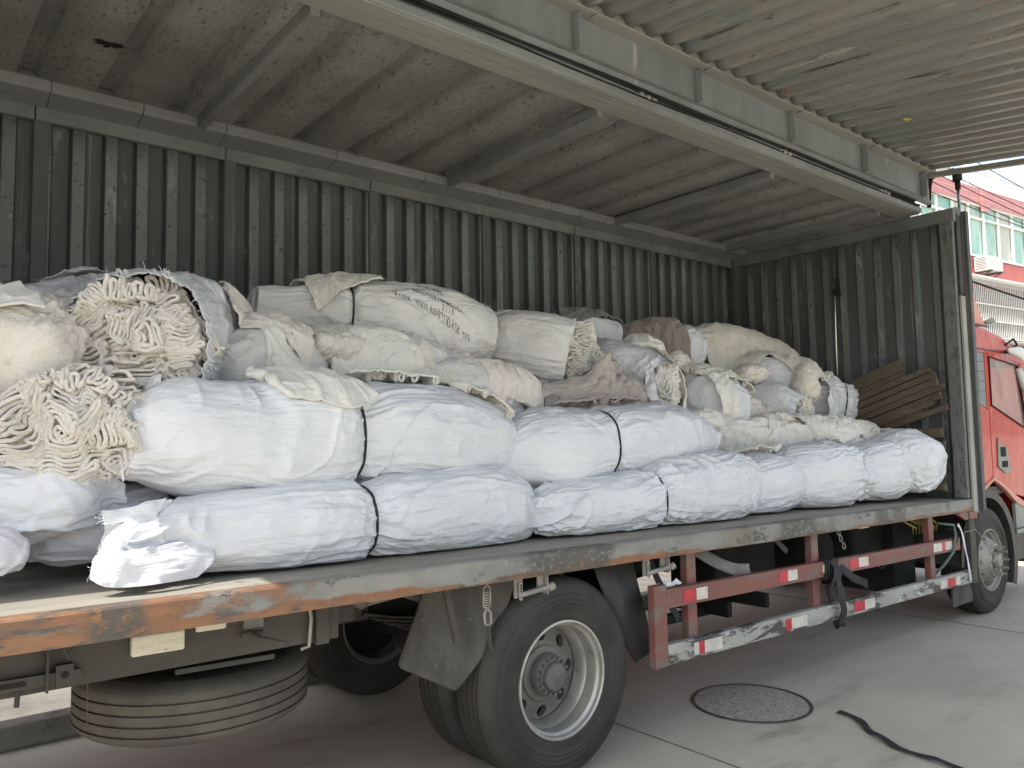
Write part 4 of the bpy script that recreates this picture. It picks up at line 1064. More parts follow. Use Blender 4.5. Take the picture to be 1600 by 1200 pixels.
b = MB(); pts = [(9.52+.08*math.cos(a)*.6, .62+.22*math.sin(a), 1.90+.2*math.cos(a)) for a in np.linspace(0, 2*math.pi, 25)]; b.tube(pts, .016, 8)
b.tube([(9.52,.62,1.9),(9.72,.62,1.75)], .03, 8); b.bar((9.52,.42,1.9),(9.52,.82,1.9),.03,.02); part(b, 'steering_wheel', 'cab_grey', cb, smooth=True)
for y in (.35, 1.6):
    b = MB(); b.box(8.95, 9.35, y, y+.5, 1.3, 1.6); b.box(8.85,8.98,y,y+.5,1.3,2.05); part(b, 'seat', 'cab_black', cb, bevel=.04, segs=3)
# letters on the far glass
for i, ch in enumerate('MC'):
    cu = bpy.data.curves.new('letters', 'FONT'); cu.body = ch; cu.size = .2; cu.extrude = .002
    to = bpy.data.objects.new('tmp', cu); COL.objects.link(to)
    dg = bpy.context.evaluated_depsgraph_get(); me = bpy.data.meshes.new_from_object(to.evaluated_get(dg)); 
    bpy.data.objects.remove(to)
    vv = np.array([v.co[:] for v in me.vertices]); 
    vv = np.stack([9.46+i*.18+vv[:,0], CY1-.034-vv[:,2]*0, 2.08+vv[:,1]], 1) + np.stack([0*vv[:,0], -vv[:,2], 0*vv[:,0]], 1)
    ff = [tuple(p.vertices) for p in me.polygons]
    mesh_obj('letter', vv, ff, 'sticker_red', cb)
# vent / grab recess behind the door
v = side([[(9.02,1.62),(8.96,1.70),(8.93,1.40),(9.10,1.33),(9.26,1.33),(9.24,1.42),(9.18,1.60)]], 'side_vent', 'cab_grey', y=CY0-.012, th=.012, bevel=.003)
b = MB(); b.box(9.0,9.14,CY0-.015,CY0-.0125,1.50,1.60); b.box(9.02,9.18,CY0-.015,CY0-.0125,1.39,1.455); part(b, 'vent_slot', 'black', v)
b = MB(); b.box(8.45, 8.55, CY0-.003, CY0-.0005, 1.36, 1.52); lb = part(b, 'cab_label', 'frame_white', cb)
b = MB()
for k in range(5): b.box(8.46, 8.54, CY0-.0045, CY0-.0032, 1.38+k*.027, 1.386+k*.027)
part(b, 'label_print', 'cab_grey', lb)
# wheel arch
b = MB()
N_ = 26
pin = []; pout = []
for k in range(N_+1):
    a = math.pi*(1.0 - k/N_*1.16)
    pin.append((8.46+.62*math.cos(a), R_T+.60*math.sin(a))); pout.append((8.46+.70*math.cos(a)+.02, R_T+.67*math.sin(a)))
V = [(x, CY0-.05, z) for x, z in pout]+[(x, CY0-.05, z) for x, z in pin]+[(x, .75, z) for x, z in pin]+[(x, .75, z) for x, z in pout]
n_ = N_+1
F = []
for i in range(N_):
    for q in range(3): F.append((q*n_+i, q*n_+i+1, (q+1)*n_+i+1, (q+1)*n_+i))
b.add(V, F); o = part(b, 'wheel_arch', 'cab_black', cb, smooth=False); autosmooth(o, 40)
b = MB(); b.prism_y([(8.40,1.14),(8.55,1.18),(8.8,1.27),(9.0,1.2),(9.2,1.1),(9.4,1.0),(9.65,.93),(9.65,.99),(9.38,1.08),(9.1,1.2),(8.8,1.30),(8.5,1.2),(8.40,1.18)], CY0-.01, CY0+.03); part(b, 'arch_trim', 'faded_red', cb)
b = MB(); b.box(9.22, 9.60, CY0-.03, CY0+.4, .42, .74); part(b, 'step_box', 'cab_black', cb, bevel=.015, segs=2)
b = MB(); b.box(9.225, 9.60, CY0-.045, CY0-.03, .70, .74); b.box(9.56,9.6,CY0-.045,CY0-.03,.42,.7); part(b, 'step_trim', 'cab_grey', cb)
b = MB(); b.box(9.35, 9.9, CY0, CY0+.03, .74, 1.0); b.box(9.4,9.9,CY0+.03,.6,.5,.75); part(b, 'lower_side_panel', 'cab_grey', cb)
# fairing on the roof
b = MB(); fp = [(8.40,2.86),(8.40,3.72),(8.46,3.66),(8.56,3.42),(8.68,3.18),(8.82,2.99),(8.96,2.86)]
b.prism_y(fp, CY0+.03, CY1-.03); part(b, 'roof_fairing', 'faded_red', cb, bevel=.02, segs=2)
b = MB(); b.box(8.40, 8.97, CY0+.02, CY0+.029, 2.845, 2.862); part(b, 'fairing_seam', 'cab_black', cb)
b = MB(); b.tube([(8.98,.15,2.90),(9.08,.12,2.93),(9.16,.12,2.93)], [.022,.03,.015], 10); part(b, 'roof_lamp', 'cab_grey', cb, smooth=True)
# mirrors
b = MB()
b.tube([(9.30,CY0+.02,2.60),(9.42,-.04,2.64),(9.6,-.12,2.60),(9.9,-.18,2.5)], .02, 8); part(b, 'mirror_arm', 'cab_black', cb, smooth=True)
b = MB(); b.tube([(9.10,-.01,2.60),(9.25,-.06,2.585),(9.5,-.10,2.50),(9.75,-.16,2.40)], [.02,.06,.085,.06], 12, .5); part(b, 'mirror_housing', 'white_plastic', cb, smooth=True)
b = MB(); b.tube([(9.5,-.10,2.44),(9.7,-.14,2.38),(9.95,-.2,2.30)], [.05,.08,.06], 12, .5); b.tube([(9.4,.0,2.42),(9.5,-.02,2.25),(9.6,-.02,2.12)], [.03,.05,.02], 8); part(b, 'wide_angle_mirror', 'white_plastic', cb, smooth=True)
b = MB(); b.tube([(9.35,.1,2.68),(9.45,.05,2.75),(9.55,.05,2.7),(9.5,.1,2.62)], .012, 6); part(b, 'marker_loop', 'black', cb)
# ================================================================== LOAD
def crom(P, t):
    n = len(P); i = np.clip(np.floor(t).astype(int), 0, n-2); f = (t-i)[:, None]
    p0 = P[np.maximum(i-1, 0)]; p1 = P[i]; p2 = P[i+1]; p3 = P[np.minimum(i+2, n-1)]
    return .5*((2*p1)+(-p0+p2)*f+(2*p0-5*p1+4*p2-p3)*f*f+(-p0+3*p1-3*p2+p3)*f**3)

SPH_C = []; SPH_R = []
def sack(key, name, label, cat, mat, ends=('round','round'), ties=(), wr=1.0, seed=0, floor=None, group=None, res=.0075, ky=1.0, lump=.06, extra=None, parent=None, gath=1.0, cross=2.5, fold=0.0):
    S = np.array(BAGS[key], float)
    C0 = S[:, :3]; R0 = S[:, 3]
    tt = np.linspace(0, len(S)-1, 400)
    Cc = crom(C0, tt); Rc = crom(R0[:, None].repeat(3, 1), tt)[:, 0]
    seg = np.r_[0, np.cumsum(np.linalg.norm(np.diff(Cc, axis=0), axis=1))]; L = seg[-1]
    capA, capB = (0 if e in ('open',) else (R0[0 if q == 0 else -1]*(.5 if e == 'round' else .3)) for q, e in enumerate(ends))
    tot = L + capA + capB
    ns = int(tot/res)+2; nv = int(2*math.pi*R0.max()/res)
    u = np.linspace(-capA, L+capB, ns)
    # concentrate samples at the caps
    u = np.sort(np.r_[u, -capA*(1-np.linspace(0,1,12)**2), L+capB*(1-np.linspace(0,1,12)**2)]) if True else u
    uc = np.clip(u, 0, L)
    def interp(A): return np.stack([np.interp(uc, seg, A[:, k]) for k in range(A.shape[1])], 1)
    c = interp(Cc); r = np.interp(uc, seg, Rc)
    tA = (Cc[8]-Cc[0]); tA /= np.linalg.norm(tA); tB = (Cc[-1]-Cc[-9]); tB /= np.linalg.norm(tB)
    c = c + np.minimum(u, 0)[:, None]*tA + np.maximum(u-L, 0)[:, None]*tB
    capf = np.ones_like(u)
    if capA > 0: q = np.clip(-u/capA, 0, 1); capf *= np.sqrt(np.clip(1-q**2.2, 0, 1))
    if capB > 0: q = np.clip((u-L)/capB, 0, 1); capf *= np.sqrt(np.clip(1-q**2.2, 0, 1))
    # smooth tangents
    T = np.gradient(c, axis=0); T[np.linalg.norm(T, axis=1) < 1e-9] = tB
    T /= np.linalg.norm(T, axis=1)[:, None]
    k = 25; pad = np.pad(T, ((k,k),(0,0)), 'edge'); T = np.stack([np.convolve(pad[:, j], np.ones(2*k+1)/(2*k+1), 'valid') for j in range(3)], 1); T /= np.linalg.norm(T, axis=1)[:, None]
    Sd = np.cross(T, [0,0,1.0]); Sd /= np.linalg.norm(Sd, axis=1)[:, None]
    Up = np.cross(Sd, T)
    th = np.arange(nv)*2*math.pi/nv
    ct, st_ = np.cos(th), np.sin(th)
    pw = 2/cross
    cx = np.sign(ct)*np.abs(ct)**pw; sx = np.sign(st_)*np.abs(st_)**pw
    tiew = np.zeros_like(u); env = np.zeros_like(u)
    for t0 in ties:
        tiew += .10*np.exp(-((u-t0)/.035)**2) + .06*np.exp(-(np.abs(u-t0)/.12))
        env += np.exp(-np.abs(u-t0)/.17)
    env += .9*(np.exp(-np.abs(u+capA)/.22) if ends[0] == 'gather' else .45*np.exp(-np.abs(u+capA)/.12))
    env += .9*(np.exp(-np.abs(u-L-capB)/.22) if ends[1] == 'gather' else .45*np.exp(-np.abs(u-L-capB)/.12))
    rr_ = r*(1-tiew)
    X = rr_[:, None]*ct[None, :]; Y = rr_[:, None]*st_[None, :]; Z = np.repeat(u[:, None], nv, 1)
    sd_ = seed*13.7
    wx = .5*noise(X*4+sd_, Y*4, Z*3, seed); wz = .5*noise(X*4, Y*4+sd_, Z*3, seed+1)
    d = lump*R0.max()*fbm(X*3.2+sd_, Y*3.2, Z*2.6, seed+2, 3)
    lg = ridge(noise((X*15+wx*2.2), (Y*15+wz*2.2), Z*1.1+wx*.6, seed+3), 3.0)-.4
    lg2 = ridge(noise((X*36+wx*3), (Y*36+wz*3), Z*1.9, seed+4), 2.0)-.5
    dg0 = 0
    m1 = np.clip(.35+1.2*fbm(X*2.5, Y*2.5+sd_, Z*2.2, seed+5, 2), 0, 1)
    e2 = np.clip(env, 0, 1.3)[:, None]
    d += gath*wr*(.017*lg*(.12+.55*m1+1.4*e2) + .0085*lg2*(.15+.5*m1+1.9*e2))
    # slanting pull creases
    a = 1.0 if seed % 2 else -1.0
    q1 = X*.8+Y*.6+a*Z*.55
    dg = ridge(noise(q1*13+wx*3, (Z*.8-a*Y*.5)*2.6+wz, X*2+sd_, seed+6), 4)-.3
    m2 = np.clip(.1+1.6*fbm(X*2.2+5, Y*2.2, Z*1.9+sd_, seed+7, 2), 0, 1)
    d += wr*.025*dg*m2
    ck = ridge(fbm(X*7+wx*2, Y*7+wz*2, Z*7+sd_, seed+8, 3), 2.5)
    d += wr*.012*(ck-.35)*np.clip(-.1+1.5*fbm(X*2, Y*2+9, Z*2, seed+9, 2), 0, 1)
    d += wr*.0018*fbm(X*40, Y*40, Z*22, seed+10, 2)
    if fold:
        g1 = ridge(noise(X*6+wx*2.5+sd_, Y*6+wz*2, Z*3.5+wx*2, seed+20), 1.8)-.5; g2 = ridge(noise(X*13+wz*3, Y*13+wx*3, Z*8+wz*2, seed+21), 1.8)-.5
        g3 = ridge(noise(X*27+wx*4, Y*27, Z*18+wz*3, seed+22), 1.6)-.5
        d += fold*(1.0*g1+1.0*g2+.45*g3)
    for t0 in ties: d *= (1-.75*np.exp(-((u-t0)/.02)**2))[:, None]
    Rr = (rr_[:, None]+d)*capf[:, None]
    P = c[:, None, :] + (Rr*cx*ky)[..., None]*Sd[:, None, :] + (Rr*sx)[..., None]*Up[:, None, :]
    if floor is not None:
        zf = floor(P[..., 0]) + .004 + .004*noise(P[..., 0]*9, P[..., 1]*9, 0, seed)
        dz = P[..., 2]-zf
        soft = .02
        P[..., 2] = zf + np.where(dz > soft, dz, soft*np.exp(np.clip(dz/soft-1, -30, 0)))
    n, m = P.shape[:2]
    idx = np.arange(n*m).reshape(n, m); j2 = np.roll(idx, -1, axis=1)
    F = np.stack([idx[:-1], j2[:-1], j2[1:], idx[1:]], -1).reshape(-1, 4)
    o = mesh_obj(name, P.reshape(-1, 3), F, mat, parent, True, loc=tuple(C0.mean(0)-np.array([0,0,R0.max()])) if parent is None else None)
    if label: tag(o, label, cat, group)
    if 'open' in ends:
        md = o.modifiers.new('thickness', 'SOLIDIFY'); md.thickness = .004; md.offset = -1
    # colliders
    for s in np.arange(0, L+.02, .045):
        cc = np.array([np.interp(s, seg, Cc[:, k]) for k in range(3)]); SPH_C.append(cc); SPH_R.append(float(np.interp(s, seg, Rc))*1.05+.006)
    info = dict(P=P, u=u, c=c, T=T, Sd=Sd, Up=Up, L=L, r=rr_)
    for i, t0 in enumerate(ties):
        k = int(np.argmin(np.abs(u-t0))); ring = P[k]; ctr = c[k]
        pts = ctr + (ring-ctr)*1.015
        kk = 11; pts = sum(np.roll(pts, q_-kk//2, axis=0) for q_ in range(kk))/kk
        pts = pts[::2]
        b = MB(); rw = .0055
        n_ = len(pts); vs = []
        for q in range(n_):
            p = pts[q]; o_ = (p-ctr); o_ /= np.linalg.norm(o_); t_ = T[k]
            for a_, b_ in ((-1,-.6),(1,-.6),(1,1),(-1,1)): vs.append(p + t_*a_*rw + o_*b_*.006)
        fs = []
        for q in range(n_):
            q2 = (q+1) % n_
            for e in range(4): fs.append((q*4+e, q*4+(e+1)%4, q2*4+(e+1)%4, q2*4+e))
        b.add(vs, fs); b.build('tie_strap', 'rubber_strap', o, True)
    return o, info

def threads(name, anchors, dirs, n, length, mat, parent, seed=0, r=.0009, loc=None):
    """frayed threads: anchors (k,3) polyline, growing roughly along dirs"""
    A = np.array(anchors, float); D = np.array(dirs, float); rs = np.random.RandomState(seed); b = MB()
    for i in range(n):
        t = rs.uniform(0, len(A)-1); k = int(min(t, len(A)-2)); f = t-k
        p = A[k]*(1-f)+A[k+1]*f; dd = D[k % len(D)] + rs.normal(0, .45, 3); dd /= np.linalg.norm(dd)
        L = length*rs.uniform(.3, 1.3); pts = [p]; cur = dd
        for s in range(4):
            cur = cur + rs.normal(0, .4, 3) + np.array([0,0,-.18]); cur /= np.linalg.norm(cur); pts.append(pts[-1]+cur*L/4)
        b.tube(pts, r, 3, cap=False)
    return b.build(name, mat, parent, loc=loc)

def fold_end(name, ctr, axis, cells, gap, mat, parent, seed=0, depth=.12, protrude=.03, warp=1.35, R=None, loc=None, fill=.92):
    """the end of a roll of folded cloth: sheets seen edge-on. cells: (x, y, rx, ry, angle, mode, lift) in metres
    in the plane of the end; each cell is one folded towel meandering through its ellipse"""
    ax = np.array(axis, float); ax /= np.linalg.norm(ax)
    e1 = np.cross([0,0,1.0], ax); e1 /= np.linalg.norm(e1); e2 = np.cross(ax, e1); ctr = np.array(ctr, float)
    AV = []; AF = []; base = 0
    if R: cells = [(0, 0, R[0]*.98, R[1]*.98, .3+seed, 's', -.045), (.02, -.02, R[0]*.8, R[1]*.8, 1.4+seed, 's', -.02)] + list(cells)
    for ci, (X0, Y0, rx, ry, ang, mode, lift) in enumerate(cells):
        sd_ = seed*31+ci*7; rs = np.random.RandomState(sd_); pts = []
        if mode == 's':
            rows = max(3, int(round(2*ry/gap)))
            for i in range(rows):
                y = -ry+gap*.5+(2*ry-gap)*i/(rows-1); w_ = rx*math.sqrt(max(1-(y/ry)**2*.85, .06))
                w0 = w_*(1-abs(rs.normal(0,.10))); w1 = w_*(1-abs(rs.normal(0,.10))); xs = np.linspace(-w0, w1, 40)
                if i % 2: xs = xs[::-1]
                pts += [(x, y) for x in xs]
                if i < rows-1:
                    g2 = (2*ry-gap)/(rows-1); sx = np.sign(xs[-1])
                    for a_ in np.linspace(-.5, .5, 7)[1:-1]: pts.append((xs[-1]+sx*g2*.5*math.cos(a_*math.pi), y+g2*.5+g2*.5*math.sin(a_*math.pi)))
        elif mode == 'h':      # hanging loops, like a frill along the long side
            nl = max(3, int(round(2*rx/(gap*2.1)))); 
            for i in range(nl*24+1):
                t = i/(nl*24); a_ = t*nl*2*math.pi; x = -rx+2*rx*t
                pts.append((x+.32*gap*math.sin(2*a_), ry*math.tanh(1.7*math.cos(a_))/.94*(.8+.2*math.sin(i*.11+ci))))
        else:                  # coil
            rm = min(rx, ry); turns = rm/gap; t1 = turns*2*math.pi
            for t in np.linspace(t1, .9, int(turns*46)):
                r = t/t1; pts.append((rx*r*math.cos(t), ry*r*math.sin(t)))
        P = np.array(pts); seg = np.r_[0, np.cumsum(np.linalg.norm(np.diff(P, axis=0), axis=1))]
        n = max(20, int(seg[-1]/.0035)); q = np.linspace(0, seg[-1], n); x = np.interp(q, seg, P[:,0]); y = np.interp(q, seg, P[:,1])
        k = .55/max(rx, ry); am = min(.30*min(rx, ry), .035)*warp; k = max(k, 4.2)
        x2 = x + am*noise(x*k*2.3+sd_, y*k*2.3, 1, sd_)+.25*am*noise(x*k*6, y*k*6+sd_, 2, sd_+1)
        y2 = y + am*noise(x*k*2.3, y*k*2.3+sd_, 3, sd_+2)+.45*am*noise(x*k*5+sd_, y*k*2, 4, sd_+3)
        c_, s_ = math.cos(ang), math.sin(ang)
        Q = np.stack([X0+x2*c_-y2*s_, Y0+x2*s_+y2*c_], 1)
        # small shared wobble so neighbours nest
        Q = Q + .012*warp*np.stack([noise(Q[:,0]*14, Q[:,1]*14, 7, seed), noise(Q[:,0]*14, Q[:,1]*14, 9, seed+1)], 1)
        t = np.gradient(Q, axis=0); t /= np.maximum(np.linalg.norm(t, axis=1), 1e-9)[:, None]; nn = np.stack([-t[:,1], t[:,0]], 1)
        th = .5*fill*gap*(1+.25*noise(q*14, 0, ci, seed+5)+.15*noise(q*70, 0, ci, seed+6))
        fr = 1.5*protrude*fbm(Q[:,0]*7, Q[:,1]*5, 5, seed+6, 2) + lift + .012*noise(q*7, ci, 0, seed+7) + .005*noise(q*45, ci, 2, seed+8) + .003*noise(q*130, ci, 2, seed+9)
        if R: fr = fr - .05*((Q[:,0]/R[0])**2+(Q[:,1]/R[1])**2)
        prof = [(-1.0,-depth), (-1.05,-.022), (-.97,-.006), (-.6,.001), (0,-.002), (.6,.001), (.97,-.006), (1.05,-.022), (1.0,-depth)]
        m_ = len(prof); V = np.zeros((n, m_, 3))
        for j, (a_, z_) in enumerate(prof):
            off = Q+nn*(a_*th)[:, None]; V[:, j] = ctr+off[:, :1]*e1+off[:, 1:]*e2+(fr+z_)[:, None]*ax
        idx = np.arange(n*m_).reshape(n, m_)+base; base += n*m_
        AV.append(V.reshape(-1,3)); AF.append(np.stack([idx[:-1,:-1], idx[1:,:-1], idx[1:,1:], idx[:-1,1:]], -1).reshape(-1,4))
    o = mesh_obj(name, np.concatenate(AV), np.concatenate(AF), mat, parent, True, loc=loc)
    if R:
        b = MB(); pp = [ctr+e1*R[0]*.88*math.cos(2*math.pi*k/40)+e2*R[1]*.88*math.sin(2*math.pi*k/40)-ax*.11 for k in range(40)]
        b.add([ctr-ax*.10]+pp, [(0,i+1,(i+1)%40+1) for i in range(40)]); b.build('inner_layers', mat, o, True)
    return o

def lump(name, label, cat, ctr, size, yaw, mat, seed, fold=.03, freq=5, res=90, pw=2.6, tilt=0.0, parent=None, aniso=(1,.35), flat=.0, group=None):
    """a heap or bundle of crumpled cloth: closed, with deep ridged folds"""
    n, m = res, res*2
    ph = np.linspace(-math.pi/2, math.pi/2, n)[:, None]; th = np.arange(m)[None, :]*2*math.pi/m
    def sp(v, e): return np.sign(v)*np.abs(v)**e
    e = 2/pw
    X = sp(np.cos(ph), e)*sp(np.cos(th), e); Y = sp(np.cos(ph), e)*sp(np.sin(th), e); Z = sp(np.sin(ph), e)*np.ones_like(th)
    sx, sy, sz = [s/2 for s in size]
    x, y, z = X*sx, Y*sy, Z*sz
    N = np.stack([np.cos(ph)*np.cos(th)/sx, np.cos(ph)*np.sin(th)/sy, np.sin(ph)*np.ones_like(th)/sz], -1); N /= np.linalg.norm(N, axis=-1, keepdims=True)
    s_ = seed*7.3
    w1 = noise(x*3+s_, y*3, z*3, seed)*.9; w2 = noise(x*3, y*3+s_, z*3, seed+1)*.9
    f1 = ridge(noise(x*freq*aniso[0]+w1*1.5, y*freq*aniso[1]+w2, z*freq+w1, seed+2), 1.5)-.5
    f2 = ridge(noise(x*freq*2.3+w2*2, y*freq*1.2*aniso[1]+w1, z*freq*2.2, seed+3), 1.7)-.5
    f3 = fbm(x*freq*5, y*freq*5, z*freq*5, seed+4, 2)
    d = fold*(1.0*f1+.55*f2+.10*f3) + fold*.8*fbm(x*2.5+s_, y*2.5, z*2.5, seed+6, 2)
    P = np.stack([x, y, z], -1) + N*d[..., None]
    c, s = math.cos(yaw), math.sin(yaw); ct, st_ = math.cos(tilt), math.sin(tilt)
    px = P[..., 0]*ct + P[..., 2]*st_; pz = -P[..., 0]*st_ + P[..., 2]*ct; py = P[..., 1]
    W = np.stack([ctr[0]+px*c-py*s, ctr[1]+px*s+py*c, ctr[2]+pz], -1)
    idx = np.arange(n*m).reshape(n, m); j2 = np.roll(idx, -1, axis=1)
    F = np.stack([idx[:-1], j2[:-1], j2[1:], idx[1:]], -1).reshape(-1, 4)
    o = mesh_obj(name, W.reshape(-1,3), F, mat, parent, True, loc=(ctr[0], ctr[1], ctr[2]-size[2]/2))
    if label: tag(o, label, cat, group)
    return o

SIMT = [0.0]
def cloth(name, label, cat, ctr, size, yaw, mat, seed, crumple=(.8,.8), amp=.06, steps=90, n=56, parent=None, tilt=(0,0), thick=.012, edge=True, group=None, freq=4.0, pin=None, push=(0,0,0), fray=0, wrinkle=.018):
    """a sheet dropped on what lies below it (position based, run here at build time)"""
    import time; t0 = time.time()
    w_, h_ = size; m = max(12, int(n*h_/w_)) if w_ >= h_ else n
    if w_ < h_: m = n; n = max(12, int(m*w_/h_))
    gx, gy = np.meshgrid(np.linspace(-w_/2, w_/2, n), np.linspace(-h_/2, h_/2, m), indexing='ij')
    hx, hy = w_/(n-1), h_/(m-1)
    s_ = seed*5.1
    X = gx*crumple[0] + .25*amp*noise(gx*freq+s_, gy*freq, 0, seed); Y = gy*crumple[1] + .25*amp*noise(gx*freq, gy*freq+s_, 1, seed)
    Zz = amp*(fbm(gx*freq*1.3+s_, gy*freq*.9, 2, seed, 3)) + gx*tilt[0] + gy*tilt[1]
    c, s = math.cos(yaw), math.sin(yaw)
    p = np.stack([ctr[0]+X*c-Y*s, ctr[1]+X*s+Y*c, ctr[2]+Zz], -1); v = np.zeros_like(p)
    SC = np.array(SPH_C); SR = np.array(SPH_R)
    dmax = math.hypot(w_, h_)/2+.45
    k = np.linalg.norm(SC-np.array(ctr), axis=1) < dmax+SR; SC = SC[k]; SR = SR[k]+thick*.6+.004
    dt = 1/60.; g = np.array([push[0], push[1], -9.8+push[2]])
    def con(a, b, L, st):
        d_ = p[b]-p[a]; l = np.sqrt((d_**2).sum(-1, keepdims=True))+1e-9
        q = d_*(.5*st*(l-L)/l); p[a] += q; p[b] -= q
    SL = []
    for st in (0, 1):
        SL.append(((slice(st, n-1, 2), slice(None)), (slice(st+1, n, 2), slice(None)), hx, 1.0))
        SL.append(((slice(None), slice(st, m-1, 2)), (slice(None), slice(st+1, m, 2)), hy, 1.0))
    dg_ = math.hypot(hx, hy)
    for st in (0, 1):
        SL.append(((slice(st, n-1, 2), slice(0, m-1)), (slice(st+1, n, 2), slice(1, m)), dg_, .35))
        SL.append(((slice(st, n-1, 2), slice(1, m)), (slice(st+1, n, 2), slice(0, m-1)), dg_, .35))
    for q in range(4):
        if q < 2: SL.append(((slice(q*2, n-2, 4), slice(None)), (slice(q*2+2, n, 4), slice(None)), 2*hx, .22))
        else: SL.append(((slice(None), slice((q-2)*2, m-2, 4)), (slice(None), slice((q-2)*2+2, m, 4)), 2*hy, .22))
    fixed = []
    for a, b, L, st in SL:
        sa = p[a].shape; sb = p[b].shape
        if sa == sb: fixed.append((a, b, L, st)); continue
        mi = [min(x_, y_) for x_, y_ in zip(sa[:2], sb[:2])]
        def cut(sl, cnt, tot):
            st0, sp, stp = sl.indices(tot); return slice(st0, st0+stp*cnt, stp)
        a2 = (cut(a[0], mi[0], n), cut(a[1], mi[1], m)); b2 = (cut(b[0], mi[0], n), cut(b[1], mi[1], m))
        fixed.append((a2, b2, L, st))
    for it in range(steps):
        old = p.copy()
        v = v*.96 + g*dt
        p = p + v*dt
        for sub in range(3):
            for a, b, L, st in fixed: con(a, b, L, st)
        if len(SC):
            fl = p.reshape(-1, 3)
            D = ((fl[:, None, :]-SC[None])**2).sum(-1)
            pen = SR[None]-np.sqrt(D); j = pen.argmax(1); pe = pen[np.arange(len(fl)), j]
            hit = pe > 0
            nn = (fl[hit]-SC[j[hit]]); nn /= np.linalg.norm(nn, axis=1)[:, None]+1e-9
            fl[hit] += nn*pe[hit][:, None]
            of = old.reshape(-1, 3); dv = fl[hit]-of[hit]; dn = (dv*nn).sum(1)[:, None]*nn; fl[hit] = of[hit]+dn+(dv-dn)*.12
            p = fl.reshape(n, m, 3)
        zf = 1.205-.009*p[..., 0]+thick
        lowm = p[..., 2] < zf; p[..., 2] = np.where(lowm, zf, p[..., 2])
        p[..., 1] = np.minimum(p[..., 1], 2.46); p[..., 0] = np.minimum(p[..., 0], 7.9)
        v = (p-old)/dt
        v = np.clip(v, -3, 3)
    if wrinkle:
        def up1(A): 
            B = np.repeat(A, 2, axis=0)[:-1]; B[1::2] = .5*(A[:-1]+A[1:]); return B
        for _ in range(2 if n < 50 else 1):
            p = up1(p).transpose(1,0,2); p = up1(p).transpose(1,0,2); gx = up1(gx[..., None])[..., 0].T; gx = up1(gx[..., None])[..., 0].T; gy = up1(gy[..., None])[..., 0].T; gy = up1(gy[..., None])[..., 0].T
        n, m = p.shape[:2]
        nn = np.cross(np.gradient(p, axis=0), np.gradient(p, axis=1)); nn /= np.linalg.norm(nn, axis=-1, keepdims=True)+1e-9
        if nn[..., 2].mean() < 0: nn = -nn
        wq = .6*noise(gx*5+s_, gy*5, 0, seed+40)
        ds = wrinkle*(1.2*ridge(noise(gx*5+wq*2, gy*9+wq, s_, seed+41), 2)+.6*ridge(noise(gx*14+wq*3, gy*11+wq*2, s_, seed+42), 2)+.25*ridge(noise(gx*26, gy*30+wq*4, s_, seed+43), 1.5)) 
        p = p + nn*ds[..., None]
    idx = np.arange(n*m).reshape(n, m)
    F = np.stack([idx[:-1,:-1], idx[1:,:-1], idx[1:,1:], idx[:-1,1:]], -1).reshape(-1, 4)
    o = mesh_obj(name, p.reshape(-1,3), F, mat, parent, True, loc=tuple(p.reshape(-1,3).min(0)*np.array([0,0,1])+p.reshape(-1,3).mean(0)*np.array([1,1,0])))
    md = o.modifiers.new('sub', 'SUBSURF'); md.levels = 1; md.render_levels = 1
    md = o.modifiers.new('thickness', 'SOLIDIFY'); md.thickness = thick; md.offset = 0
    if label: tag(o, label, cat, group)
    if fray:
        border = np.concatenate([p[:, 0], p[-1, :], p[::-1, -1], p[0, ::-1]])
        cc = p.reshape(-1,3).mean(0); dirs = border-cc; dirs /= np.linalg.norm(dirs, axis=1)[:, None]
        threads('frayed_threads', border, dirs, fray, .03, mat, o, seed)
    SIMT[0] += time.time()-t0
    return o
